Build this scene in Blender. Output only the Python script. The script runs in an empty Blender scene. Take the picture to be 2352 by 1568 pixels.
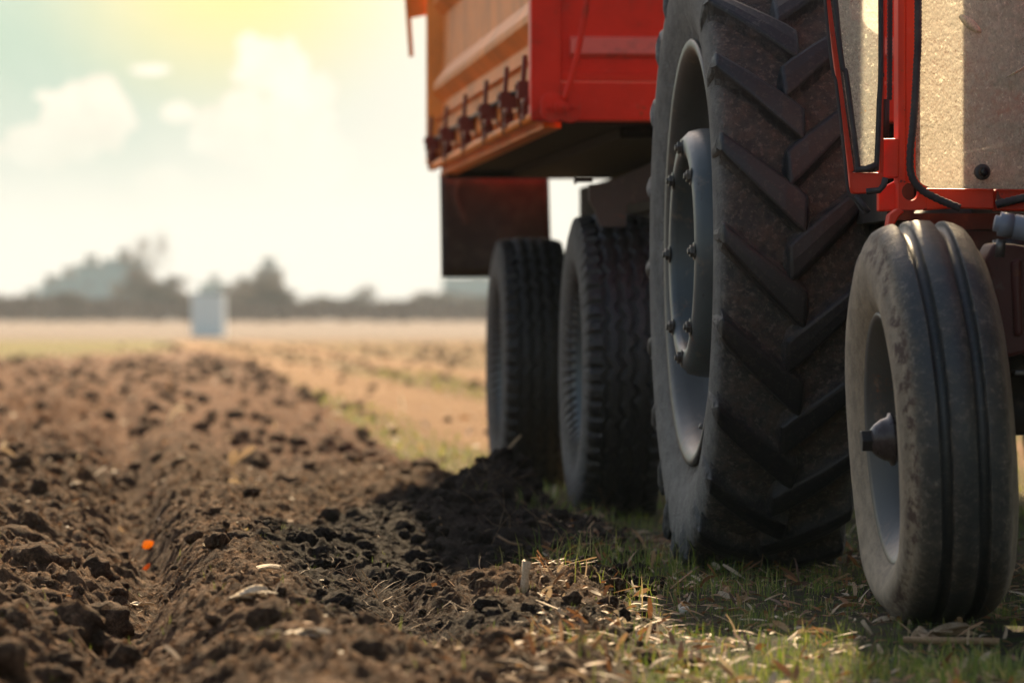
import bpy, math, random
import numpy as np
from mathutils import Vector, Matrix
random.seed(7); RNG = np.random.default_rng(11)
scene = bpy.context.scene
R = math.radians; PI = math.pi
# ------------------------------------------------------------------ camera
CAMH = 0.59
cam = bpy.data.cameras.new('camera'); camo = bpy.data.objects.new('camera', cam)
scene.collection.objects.link(camo); scene.camera = camo
camo.location = (0, 0, CAMH); camo.rotation_euler = (R(90), 0, 0)
cam.sensor_width = 36; cam.lens = 166.8
cam.shift_y = (745-784)/2352.0*-1*-1
cam.clip_start = 0.1; cam.clip_end = 9000
cam.dof.use_dof = True; cam.dof.focus_distance = 10.35; cam.dof.aperture_fstop = 5.2
F = 10900.0                                   # focal length in units of a 2352 wide picture
A = R(4.8); CA, SA = math.cos(A), math.sin(A)  # heading of tractor, trailer and furrows

# ------------------------------------------------------------------ world
world = bpy.data.worlds.new('World'); scene.world = world; world.use_nodes = True
SUN_EL, SUN_AZ = R(35), R(2)                  # behind the scene, a little to the right
class NT:
    def __init__(s, tree): s.t = tree; s.n = tree.nodes; s.l = tree.links
    def new(s, typ, **kw):
        n = s.n.new(typ)
        for k, v in kw.items(): setattr(n, k, v)
        return n
    def put(s, sock, v):
        if isinstance(v, bpy.types.NodeSocket): s.l.new(v, sock)
        elif v is not None:
            if hasattr(sock, 'default_value'):
                try: sock.default_value = v
                except Exception: sock.default_value = (*v, 1) if len(v) == 3 else v
    def m(s, op, a, b=None, c=None, clamp=False):
        n = s.new('ShaderNodeMath', operation=op, use_clamp=clamp)
        s.put(n.inputs[0], a)
        if b is not None: s.put(n.inputs[1], b)
        if c is not None: s.put(n.inputs[2], c)
        return n.outputs[0]
    def mix(s, f, a, b, blend='MIX'):
        n = s.new('ShaderNodeMix', data_type='RGBA', blend_type=blend)
        s.put(n.inputs[0], f)
        for sock, v in ((n.inputs[6], a), (n.inputs[7], b)):
            if isinstance(v, tuple) and len(v) == 3: v = (*v, 1)
            s.put(sock, v)
        return n.outputs[2]
    def noise(s, vec, scale, detail=4, rough=.55, dist=0.0, out=0):
        n = s.new('ShaderNodeTexNoise'); s.put(n.inputs['Vector'], vec)
        n.inputs['Scale'].default_value = scale; n.inputs['Detail'].default_value = detail
        n.inputs['Roughness'].default_value = rough; n.inputs['Distortion'].default_value = dist
        return n.outputs[out]
    def ss(s, v, lo, hi, a=0.0, b=1.0):
        n = s.new('ShaderNodeMapRange', interpolation_type='SMOOTHSTEP')
        s.put(n.inputs[0], v); n.inputs[1].default_value = lo; n.inputs[2].default_value = hi
        n.inputs[3].default_value = a; n.inputs[4].default_value = b
        return n.outputs[0]
    def attr(s, name):
        return s.new('ShaderNodeAttribute', attribute_name=name).outputs['Fac']
    def ramp(s, f, stops):
        n = s.new('ShaderNodeValToRGB'); s.put(n.inputs[0], f); e = n.color_ramp.elements
        while len(e) < len(stops): e.new(0.5)
        for i, (p, c) in enumerate(stops): e[i].position = p; e[i].color = (*c, 1)
        return n.outputs[0]
    def bump(s, h, strength, dist):
        n = s.new('ShaderNodeBump'); n.inputs['Strength'].default_value = strength
        n.inputs['Distance'].default_value = dist; s.put(n.inputs['Height'], h)
        return n.outputs[0]
    def bump2(s, h, strength, dist, nrm):
        n = s.new('ShaderNodeBump'); n.inputs['Strength'].default_value = strength
        n.inputs['Distance'].default_value = dist; s.put(n.inputs['Height'], h); s.put(n.inputs['Normal'], nrm)
        return n.outputs[0]

w = NT(world.node_tree); world.node_tree.nodes.clear()
sky = w.new('ShaderNodeTexSky', sky_type='NISHITA'); sky.sun_disc = False
sky.sun_elevation = SUN_EL; sky.sun_rotation = SUN_AZ; sky.air_density = 1.2; sky.dust_density = 2.0
tc = w.new('ShaderNodeTexCoord'); sep = w.new('ShaderNodeSeparateXYZ'); w.l.new(tc.outputs['Generated'], sep.inputs[0])
ymax = w.m('MAXIMUM', sep.outputs[1], 0.02)
U = w.m('MULTIPLY', w.m('DIVIDE', sep.outputs[0], ymax), F/2352)     # one unit spans the view
V = w.m('MULTIPLY', w.m('DIVIDE', sep.outputs[2], ymax), F/2352)
cmb = w.new('ShaderNodeCombineXYZ'); w.l.new(U, cmb.inputs[0]); w.l.new(V, cmb.inputs[1]); UV = cmb.outputs[0]
front = w.ss(sep.outputs[1], 0.55, 0.95)
lowsky = w.ss(sep.outputs[2], 0.35, 0.02)
def blob(px, py, rx, ry):                       # distance field of a round patch of sky
    a = w.m('DIVIDE', w.m('SUBTRACT', U, (px-1176)/2352), rx/2352)
    b = w.m('DIVIDE', w.m('SUBTRACT', V, (745-py)/2352), ry/2352)
    return w.m('SQRT', w.m('ADD', w.m('MULTIPLY', a, a), w.m('MULTIPLY', b, b)))
TEAL = (.32, .58, .49); CREAM = (.95, .93, .85); WARM = (1.0, .93, .80); YEL = (1.0, .86, .27); LOW = (.93, .88, .82)
base = w.mix(w.ss(V, .02, .30), LOW, TEAL)
base = w.mix(w.ss(U, -.46, .02), base, CREAM)
base = w.mix(w.ss(w.noise(UV, 3.0, 4, .6, .4), .42, .75, 0, .35), base, CREAM)
base = w.mix(w.ss(V, .20, .02, 0, .75), base, (.95, .91, .84))
base = w.mix(w.ss(blob(540, -90, 560, 430), 1.0, 0.0, 0, 1.0), base, YEL)
cl = None
pert = w.m('MULTIPLY', w.m('SUBTRACT', w.noise(UV, 21, 8, .62), .5), 1.9)
pert2 = w.m('MULTIPLY', w.m('SUBTRACT', w.noise(UV, 45, 5, .6), .5), .9)
pert = w.m('ADD', pert, pert2)
for (px, py, rx, ry) in ((150, 250, 80, 62), (225, 235, 65, 62), (255, 275, 62, 60), (190, 300, 110, 60), (600, 150, 75, 68), (660, 160, 60, 75),
                         (690, 250, 85, 100), (600, 300, 140, 80), (690, 370, 130, 90), (130, 330, 120, 60), (560, 250, 60, 50), (720, 310, 80, 110), (400, 260, 42, 24), (340, 160, 45, 14), (370, 420, 60, 40), (560, 330, 120, 60)):
    d = w.m('SUBTRACT', 1.0, blob(px, py, rx, ry))
    cl = d if cl is None else w.m('SMOOTH_MAX', cl, d, .12)
clm = w.ss(w.m('ADD', cl, pert), .0, .11)
fade = w.ss(V, .12, .24)
shade = w.ss(w.noise(UV, 13, 6, .6), .3, .7)
ccol = w.mix(shade, (.98, .88, .77), (1.15, 1.10, .98))
base = w.mix(w.m('MULTIPLY', clm, w.m('MULTIPLY_ADD', fade, .8, .12)), base, ccol)
horiz = w.mix(0.0, base, base)
skyc = w.mix(1.0, sky.outputs[0], (.092, .082, .074), 'MULTIPLY')
skyc = w.mix(w.ss(sep.outputs[1], .25, -.5, 0, .2), skyc, w.mix(1.0, skyc, (.42, .40, .36), 'MULTIPLY'))
fac = w.m('MULTIPLY', front, lowsky)
out = w.mix(fac, skyc, w.mix(1.0, base, (.376, .357, .346), 'MULTIPLY'))
bg = w.new('ShaderNodeBackground'); w.l.new(out, bg.inputs[0]); bg.inputs[1].default_value = 1.0
wo = w.new('ShaderNodeOutputWorld'); w.l.new(bg.outputs[0], wo.inputs[0])
sd = bpy.data.lights.new('sun', 'SUN'); so = bpy.data.objects.new('sun', sd); scene.collection.objects.link(so)
sd.energy = 5.0; sd.angle = R(.53); sd.color = (1, .76, .46)
sv = Vector((math.sin(SUN_AZ)*math.cos(SUN_EL), math.cos(SUN_AZ)*math.cos(SUN_EL), math.sin(SUN_EL)))
so.rotation_euler = sv.to_track_quat('Z', 'Y').to_euler()
vs = scene.view_settings; vs.view_transform = 'Standard'; vs.look = 'None'; vs.gamma = 1; vs.exposure = 1.42
scene.render.resolution_x = 1024; scene.render.resolution_y = 682
scene.render.engine = 'CYCLES'
scene.cycles.max_bounces = 8; scene.cycles.transparent_max_bounces = 12

# ------------------------------------------------------------------ helpers
COL = scene.collection
def L2W(lx, ly, z=0.0): return Vector((lx*CA-ly*SA, lx*SA+ly*CA, z))
def W2L(X, Y): return (X*CA+Y*SA, -X*SA+Y*CA)
def PW(px, py, d): return Vector(((px-1176)/F*d, d, CAMH+(745-py)/F*d))
def PL(px, py, d):
    p = PW(px, py, d); l = W2L(p.x, p.y); return Vector((l[0], l[1], p.z))
def GD(py, z=0.0): return F*(CAMH-z)/(py-745)
def hash2(ix, iy, k):
    n = (ix.astype(np.int64)*374761393 + iy.astype(np.int64)*668265263 + k*974634777) & 0x7fffffff
    n = ((n ^ (n >> 13))*1274126177) & 0x7fffffff
    n = ((n ^ (n >> 16))*2246822519) & 0x7fffffff
    return ((n ^ (n >> 15)) & 0xffffff)/float(0xffffff)
def vnoise(x, y, k=0):
    ix = np.floor(x); iy = np.floor(y); fx = x-ix; fy = y-iy
    u = fx*fx*fx*(fx*(fx*6-15)+10); v = fy*fy*fy*(fy*(fy*6-15)+10)
    def g(a, b):
        h = hash2(ix+a, iy+b, k)*2*PI
        return np.cos(h)*(fx-a)+np.sin(h)*(fy-b)
    return ((g(0, 0)*(1-u)+g(1, 0)*u)*(1-v)+(g(0, 1)*(1-u)+g(1, 1)*u)*v)*1.5
def fbm(x, y, k=0, o=4, gain=.5, mode=0):
    s = 0; a = 1; t = 0
    for i in range(o):
        n = vnoise(x, y, k+i*7)
        if mode == 1: n = np.abs(n)*2-0.5       # billow: rounded lumps, sharp creases
        if mode == 2: n = 0.5-np.abs(n)*2       # ridged
        s = s+n*a; t += a; a *= gain; x = x*2.03+5.1; y = y*2.03+3.3
    return s/t
def worley(x, y, k=0):
    ix = np.floor(x); iy = np.floor(y); f1 = np.full(x.shape, 9.0); f2 = f1.copy(); idv = np.zeros(x.shape)
    for a in (-1, 0, 1):
        for b in (-1, 0, 1):
            cx = ix+a; cy = iy+b
            px = cx+.1+.8*hash2(cx, cy, k); py = cy+.1+.8*hash2(cx, cy, k+1)
            d = np.hypot(px-x, py-y); m = d < f1
            f2 = np.where(m, f1, np.minimum(f2, d)); idv = np.where(m, hash2(cx, cy, k+2), idv); f1 = np.where(m, d, f1)
    return f1, f2, idv
def sst(x, a, b):
    t = np.clip((x-a)/(b-a), 0, 1); return t*t*(3-2*t)

class MB:
    def __init__(s): s.v = []; s.f = []; s.at = {}; s.flat = set()
    def add(s, vs_, fs, flat=False, **at):
        n = len(s.v); s.v += [tuple(p) for p in vs_]
        for f in fs:
            if flat: s.flat.add(len(s.f))
            s.f.append(tuple(i+n for i in f))
        for k, a in at.items():
            L = s.at.setdefault(k, []); L += [0.0]*(n-len(L)); L += list(a) if hasattr(a, '__len__') else [a]*len(vs_)
        return n
    def box(s, c, sz, rot=None, taper=1.0, flat=True, **at):
        x, y, z = sz[0]/2, sz[1]/2, sz[2]/2
        P = [Vector((a*x*(taper if q > 0 else 1), b*y*(taper if q > 0 else 1), q*z)) for q in (-1, 1) for b in (-1, 1) for a in (-1, 1)]
        if rot is not None: P = [rot @ p for p in P]
        c = Vector(c)
        s.add([p+c for p in P], [(0, 2, 3, 1), (4, 5, 7, 6), (0, 1, 5, 4), (2, 6, 7, 3), (0, 4, 6, 2), (1, 3, 7, 5)], flat, **at)
    def bx(s, x0, x1, y0, y1, z0, z1, **at):
        s.box(((x0+x1)/2, (y0+y1)/2, (z0+z1)/2), (x1-x0, y1-y0, z1-z0), **at)
    def tube(s, pts, r, n=10, cap=True, flat=False, rmod=None):
        pts = [Vector(p) for p in pts]; rs = r if hasattr(r, '__len__') else [r]*len(pts)
        V_ = []; up = None
        for i, p in enumerate(pts):
            t = (pts[min(i+1, len(pts)-1)]-pts[max(i-1, 0)]).normalized()
            if up is None: up = t.orthogonal().normalized()
            up = (up-t*up.dot(t)).normalized(); b = t.cross(up)
            for k in range(n):
                a = 2*PI*k/n; V_.append(p+(up*math.cos(a)+b*math.sin(a))*rs[i])
        Fc = [(i*n+k, i*n+(k+1) % n, (i+1)*n+(k+1) % n, (i+1)*n+k) for i in range(len(pts)-1) for k in range(n)]
        if cap: Fc += [tuple(range(n-1, -1, -1)), tuple((len(pts)-1)*n+k for k in range(n))]
        s.add(V_, Fc, flat)
    def lathe(s, prof, n=64, c=(0, 0, 0), closed=False, attrs=None):
        """profile of (axial x, radius) spun round the X axis"""
        V_ = []; at = {k: [] for k in (attrs or {})}
        for j in range(n):
            a = 2*PI*j/n
            for i, (x, r) in enumerate(prof):
                V_.append((c[0]+x, c[1]+r*math.cos(a), c[2]+r*math.sin(a)))
                for k in at: at[k].append(attrs[k][i])
        m = len(prof); Fc = []
        for j in range(n):
            for i in range(m-1 if not closed else m):
                a, b = i, (i+1) % m; j2 = (j+1) % n
                Fc.append((j*m+a, j2*m+a, j2*m+b, j*m+b))
        s.add(V_, Fc, False, **at)
    def prism(s, poly, axis, t, flat=True):
        """poly: list of 3D points in a plane, extruded by vector axis*t"""
        n = len(poly); P = [Vector(p) for p in poly]; a = Vector(axis)*t
        s.add(P+[p+a for p in P], [tuple(range(n-1, -1, -1)), tuple(range(n, 2*n))]+[(i, (i+1) % n, n+(i+1) % n, n+i) for i in range(n)], flat)
    def build(s, name, mat, parent=None, bevel=0, smooth=True, origin=None, recalc=True):
        me = bpy.data.meshes.new(name)
        o0 = Vector(origin) if origin is not None else Vector((0, 0, 0))
        me.from_pydata([tuple(Vector(p)-o0) for p in s.v], [], s.f)
        if recalc:
            import bmesh
            bm = bmesh.new(); bm.from_mesh(me); bmesh.ops.recalc_face_normals(bm, faces=bm.faces); bm.to_mesh(me); bm.free()
        for k, L in s.at.items():
            L = L+[0.0]*(len(s.v)-len(L)); a = me.attributes.new(k, 'FLOAT', 'POINT'); a.data.foreach_set('value', L)
        if smooth: me.polygons.foreach_set('use_smooth', [i not in s.flat for i in range(len(s.f))])
        if mat: me.materials.append(mat)
        o = bpy.data.objects.new(name, me); COL.objects.link(o); o.location = o0
        if parent: o.parent = parent
        if bevel:
            b = o.modifiers.new('bevel', 'BEVEL'); b.width = bevel; b.segments = 2; b.limit_method = 'ANGLE'; b.angle_limit = R(38)
        return o
def np_mesh(name, verts, faces, mat, attrs=None, smooth=True, nper=None):
    me = bpy.data.meshes.new(name); verts = np.asarray(verts, np.float32); faces = np.asarray(faces, np.int32)
    me.vertices.add(len(verts)); me.vertices.foreach_set('co', verts.ravel())
    k = faces.shape[1]; me.loops.add(faces.size); me.loops.foreach_set('vertex_index', faces.ravel())
    me.polygons.add(len(faces)); me.polygons.foreach_set('loop_start', np.arange(0, faces.size, k, dtype=np.int32))
    me.update(calc_edges=True)
    me.polygons.foreach_set('use_smooth', np.full(len(faces), smooth))
    for n, a in (attrs or {}).items():
        at = me.attributes.new(n, 'FLOAT', 'POINT'); at.data.foreach_set('value', np.asarray(a, np.float32))
    if mat: me.materials.append(mat)
    o = bpy.data.objects.new(name, me); COL.objects.link(o); return o
def tag(o, label=None, cat=None, group=None, kind=None):
    if label: o['label'] = label
    if cat: o['category'] = cat
    if group: o['group'] = group
    if kind: o['kind'] = kind
    return o
def empty(name, loc, rz=0):
    o = bpy.data.objects.new(name, None); COL.objects.link(o); o.location = loc; o.rotation_euler = (0, 0, rz); o.empty_display_size = .2
    return o

# ------------------------------------------------------------------ materials
def mat(name):
    m = bpy.data.materials.new(name); m.use_nodes = True; t = NT(m.node_tree); b = m.node_tree.nodes['Principled BSDF']
    tcn = t.new('ShaderNodeTexCoord'); return m, t, b, tcn.outputs['Object']
def paint(name, col, rough=.35, dirt=(.10, .06, .035), dirt_amt=.4, rust=.5, chips=.5, spec=.5, coat=0.0):
    m, t, b, oc = mat(name)
    n1 = t.noise(oc, 3.5, 6, .65); n2 = t.noise(oc, 26, 5, .65); n3 = t.noise(oc, 110, 3, .6)
    c = t.mix(t.ss(n1, .35, .7), col, tuple(x*.72 for x in col))
    c = t.mix(t.ss(n2, .58, .74, 0, dirt_amt), c, tuple(min(1, x*1.15+.05) for x in col))
    c = t.mix(t.ss(t.m('MULTIPLY_ADD', n1, .6, t.m('MULTIPLY', n2, .6)), .62, .78, 0, dirt_amt), c, dirt)
    ru = t.ss(t.m('ADD', t.m('MULTIPLY', t.noise(oc, 9, 7, .7), .7), t.m('MULTIPLY', n3, .3)), .60, .66, 0, rust)
    c = t.mix(ru, c, (.25, .075, .02))
    ch = t.ss(t.m('ADD', t.m('MULTIPLY', t.noise(oc, 48, 4, .6), .6), t.m('MULTIPLY', n1, .4)), .60, .63, 0, chips)
    c = t.mix(ch, c, (.035, .02, .018))
    t.put(b.inputs['Base Color'], c); t.put(b.inputs['Roughness'], t.m('MULTIPLY_ADD', n2, .25, rough-.1))
    b.inputs['Specular IOR Level'].default_value = spec*.6; b.inputs['Coat Weight'].default_value = coat; b.inputs['Coat Roughness'].default_value = .25
    t.put(b.inputs['Normal'], t.bump(t.m('ADD', t.m('MULTIPLY', n3, .3), n2), .25, .004))
    return m
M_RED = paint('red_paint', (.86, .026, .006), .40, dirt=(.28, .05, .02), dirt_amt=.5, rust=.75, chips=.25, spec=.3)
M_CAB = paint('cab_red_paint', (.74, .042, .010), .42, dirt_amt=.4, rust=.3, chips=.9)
M_SIDE = paint('orange_glow_side_paint', (.92, .27, .04), .48, dirt=(.5, .2, .06), dirt_amt=.3, rust=.2, chips=.05, coat=0, spec=.3)  # red paint turned orange, warm flare glow put into the colour
M_STEEL = paint('grey_wheel_paint', (.085, .10, .105), .36, dirt=(.22, .16, .11), dirt_amt=.5, rust=.6, chips=.5)
M_RIM = paint('grey_rim_paint', (.075, .075, .072), .42, dirt=(.22, .15, .10), dirt_amt=.5, rust=.4, chips=.25)
M_DARKMET = paint('dark_oily_metal', (.03, .026, .024), .5, dirt=(.09, .05, .03), dirt_amt=.6, rust=.4, chips=.1)
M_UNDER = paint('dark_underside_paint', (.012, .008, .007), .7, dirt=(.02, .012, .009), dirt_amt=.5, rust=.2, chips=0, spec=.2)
M_DARKRED = paint('grimy_red_cast_iron', (.10, .028, .022), .5, dirt=(.07, .05, .045), dirt_amt=.8, rust=.3, chips=.6)
M_BOLT = paint('steel_bolt', (.13, .12, .11), .4, dirt_amt=.4, rust=.6, chips=.4); M_BOLT.node_tree.nodes['Principled BSDF'].inputs['Metallic'].default_value = .6
M_GREY = paint('worn_blue_grey_steel', (.17, .19, .23), .35, dirt_amt=.5, rust=.3, chips=.5)
M_BROWN = paint('dusty_chassis_steel', (.08, .055, .042), .6, dirt=(.11, .075, .055), dirt_amt=.7, rust=.5, chips=.2)
def rubber_plain(name, col=(.018, .018, .019), dust=.35, ribs=0):
    m, t, b, oc = mat(name)
    n1 = t.noise(oc, 12, 6, .65); n2 = t.noise(oc, 90, 4, .6)
    c = t.mix(t.ss(n1, .42, .72, 0, dust), col, (.17, .14, .115))
    c = t.mix(t.ss(n2, .6, .75, 0, dust*.7), c, (.24, .2, .16))
    t.put(b.inputs['Base Color'], c); b.inputs['Roughness'].default_value = .62
    t.put(b.inputs['Normal'], t.bump(t.m('ADD', n2, n1), .3, .003)); return m
M_SEAL = rubber_plain('black_rubber_seal', (.022, .022, .025), .30)
M_FLAP = rubber_plain('mud_flap_rubber', (.016, .010, .008), .2)
def tyre_mat(name, side=(.17, .165, .15), dirt=(.074, .066, .057), rub=(.005, .006, .0085), fine=1.0, blot=1.15):
    """dust attribute drives how much dirt lies on the rubber; wall attribute marks side walls"""
    m, t, b, oc = mat(name)
    du = t.attr('dust'); wa = t.attr('wall')
    n1 = t.noise(oc, 7, 7, .68); n2 = t.noise(oc, 34, 6, .7); n3 = t.noise(oc, 170, 4, .7)
    st = t.new('ShaderNodeMapping'); t.put(st.inputs['Vector'], oc); st.inputs['Scale'].default_value = (30, 6, 6)
    n4 = t.noise(st.outputs[0], 3, 5, .6)
    mm = t.m('ADD', du, t.m('MULTIPLY', t.m('SUBTRACT', t.m('ADD', n1, n2), 1.0), blot))
    lo = t.ss(mm, .22, .85)
    dcol = t.mix(t.ss(n2, .3, .7), tuple(x*.55 for x in dirt), tuple(min(1, x*1.5) for x in dirt))
    wcol = t.mix(t.ss(n4, .3, .7), tuple(x*.62 for x in side), side)
    dcol = t.mix(wa, dcol, wcol)
    c = t.mix(lo, rub, dcol)
    cr_ = t.noise(oc, 75, 3, .75)
    c = t.mix(t.m('MULTIPLY', t.m('MULTIPLY', t.ss(cr_, .56, .60), t.m('MULTIPLY_ADD', lo, .55, .08)), t.m('MULTIPLY_ADD', wa, -.85, 1.0)), c, t.mix(n3, (.20, .155, .115), (.30, .25, .20)))
    c = t.mix(t.m('MULTIPLY', t.ss(cr_, .44, .40), t.m('MULTIPLY', lo, t.m('MULTIPLY_ADD', wa, -.4, .5))), c, (.02, .016, .013))
    c = t.mix(t.ss(n3, .66, .76, 0, .5), c, (.30, .27, .24))
    mud = t.m('MULTIPLY', t.attr('mud'), t.ss(t.m('ADD', t.m('MULTIPLY', n2, .6), t.m('MULTIPLY', n1, .5)), .52, .62))
    c = t.mix(mud, c, (.075, .045, .032))
    t.put(b.inputs['Base Color'], c)
    t.put(b.inputs['Roughness'], t.m('MULTIPLY_ADD', lo, .36, .50)); b.inputs['Specular IOR Level'].default_value = .5
    h = t.m('ADD', t.m('MULTIPLY', t.m('ADD', n2, t.m('MULTIPLY', t.ss(cr_, .5, .6), .35)), lo), t.m('MULTIPLY', n3, t.m('MULTIPLY_ADD', lo, .35, .10)))
    t.put(b.inputs['Normal'], t.bump(t.m('ADD', h, t.m('MULTIPLY', mud, .8)), .8*fine, .008)); return m
M_TYRE = tyre_mat('dusty_lug_tyre_rubber')
M_TYREF = tyre_mat('dusty_ribbed_tyre_rubber', side=(.33, .26, .18), dirt=(.085, .072, .054), rub=(.020, .022, .022), blot=.7, fine=.45)
M_TYRET = tyre_mat('trailer_tyre_rubber', side=(.12, .115, .105), dirt=(.06, .045, .035), rub=(.008, .0078, .008))

def soil_mat():
    m, t, b, _ = mat('soil_and_turf')
    geo = t.new('ShaderNodeNewGeometry'); oc = geo.outputs['Position']
    gr = t.attr('grass'); stp = t.attr('strip'); tr = t.attr('track'); dk = t.attr('soil_shade'); far = t.attr('far')
    n0 = t.noise(oc, 2.2, 5, .6); n1 = t.noise(oc, 14, 6, .65); n2 = t.noise(oc, 70, 5, .7); n3 = t.noise(oc, 260, 3, .7)
    f = t.m('ADD', t.m('MULTIPLY', n1, .5), t.m('MULTIPLY', n2, .5))
    c = t.ramp(f, [(.34, (.012, .006, .003)), (.48, (.078, .040, .020)), (.64, (.26, .148, .078))])
    c = t.mix(t.ss(n0, .45, .7, 0, .4), c, (.17, .085, .042))
    c = t.mix(t.m('MULTIPLY', t.ss(far, .2, 1.0), .5), c, t.mix(t.ss(n1, .35, .65), (.10, .036, .014), (.34, .14, .055)))
    c = t.mix(t.m('MULTIPLY', dk, .94), c, t.mix(t.ss(n2, .35, .65), (.008, .006, .005), (.030, .022, .0175)))  # shade in front of the trailer painted in as near-black soil
    c = t.mix(t.ss(n3, .68, .74, 0, .6), c, (.30, .22, .15))
    tan = t.mix(t.ss(n0, .35, .65), (.25, .125, .05), (.33, .185, .08))
    tan = t.mix(t.ss(n1, .5, .75, 0, .4), tan, (.22, .13, .06))
    gcol = t.mix(t.ss(t.noise(oc, .9, 6, .65), .42, .62), (.12, .095, .018), (.24, .085, .026))
    gcol = t.mix(t.ss(n1, .45, .7, 0, .6), gcol, (.11, .05, .02))
    gcol = t.mix(stp, gcol, t.mix(t.ss(n0, .35, .65), (.105, .11, .02), (.20, .14, .04)))
    near = t.ss(far, 0.0, 0.3)
    gnear = t.mix(t.ss(n1, .42, .6), (.05, .037, .025), (.055, .07, .02))
    gcol = t.mix(near, gnear, gcol)
    c = t.mix(gr, c, gcol); c = t.mix(t.m('MULTIPLY', tr, t.ss(n1, .2, .6, .6, 1)), c, tan)
    pale = t.attr('pale')
    c = t.mix(pale, c, t.mix(t.ss(n0, .4, .6), (.13, .095, .08), (.17, .13, .11)))
    t.put(b.inputs['Base Color'], c); b.inputs['Roughness'].default_value = .92; b.inputs['Specular IOR Level'].default_value = .15
    h = t.m('ADD', t.m('MULTIPLY', n2, 1.0), t.m('MULTIPLY', n3, .35))
    t.put(b.inputs['Normal'], t.bump2(n1, .8, .04, t.bump(h, 1.0, .030))); return m
M_SOIL = soil_mat()
def clod_mat():
    m, t, b, _ = mat('clod_soil'); geo = t.new('ShaderNodeNewGeometry'); oc = geo.outputs['Position']
    n1 = t.noise(oc, 20, 6, .65); n2 = t.noise(oc, 120, 5, .7)
    c = t.ramp(t.m('ADD', t.m('MULTIPLY', n1, .5), t.m('MULTIPLY', n2, .5)), [(.33, (.012, .007, .004)), (.50, (.065, .037, .021)), (.66, (.22, .13, .075))])
    c = t.mix(t.m('MULTIPLY', t.attr('soil_shade'), .94), c, t.mix(t.ss(n2, .35, .65), (.008, .006, .005), (.030, .022, .0175)))  # clods take the same painted shade as the soil around them
    t.put(b.inputs['Base Color'], c); b.inputs['Roughness'].default_value = .95; b.inputs['Specular IOR Level'].default_value = .1
    t.put(b.inputs['Normal'], t.bump(t.m('ADD', n1, n2), 1.0, .012)); return m
M_CLOD = clod_mat()
def litter_mat(name, stops, trans=.3, rough=.5):
    m, t, b, oc = mat(name); sh = t.attr('tone')
    c = t.ramp(sh, stops); geo = t.new('ShaderNodeNewGeometry')
    n = t.noise(geo.outputs['Position'], 240, 3, .6)
    c = t.mix(t.ss(n, .4, .7, 0, .45), c, (.09, .05, .025))
    t.put(b.inputs['Base Color'], c); b.inputs['Roughness'].default_value = rough
    tb = t.new('ShaderNodeBsdfTranslucent'); t.put(tb.inputs[0], c); mx = t.new('ShaderNodeMixShader'); mx.inputs[0].default_value = trans
    t.l.new(b.outputs[0], mx.inputs[1]); t.l.new(tb.outputs[0], mx.inputs[2]); t.l.new(mx.outputs[0], t.n['Material Output'].inputs[0]); return m
M_LITTER = litter_mat('dry_plant_litter', [(0, (.07, .035, .018)), (.35, (.30, .13, .045)), (.6, (.38, .25, .13)), (1, (.58, .49, .36))], .25, .7)
M_GRASS = litter_mat('grass_blades', [(0, (.06, .11, .014)), (.5, (.14, .21, .025)), (.8, (.30, .30, .06)), (1, (.45, .35, .17))], .4)
M_TWIG = litter_mat('dead_twig', [(0, (.05, .03, .02)), (1, (.30, .17, .08))], 0.0, .7)
M_BARK = litter_mat('tree_bark', [(0, (.10, .07, .055)), (1, (.17, .12, .09))], 0.0, .8)
def flatmat(name, c1, c2, sc=.4, rough=.8):
    m, t, b, oc = mat(name); n = t.noise(oc, sc, 5, .6); t.put(b.inputs['Base Color'], t.mix(t.ss(n, .35, .65), c1, c2)); b.inputs['Roughness'].default_value = rough; return m
M_BLOCK = flatmat('pale_render_wall', (.07, .17, .21), (.11, .21, .25)); M_BLOCK2 = flatmat('grey_render_wall', (.11, .09, .075), (.15, .12, .10))
M_ROOF = flatmat('flat_roof_felt', (.10, .10, .10), (.14, .13, .12)); M_WIN = flatmat('far_window_glass', (.05, .08, .10), (.09, .13, .16), 1, .15)
M_SHED = flatmat('pale_blue_sheet_metal', (.78, .84, .80), (.84, .88, .84), 1, .4)
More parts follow.
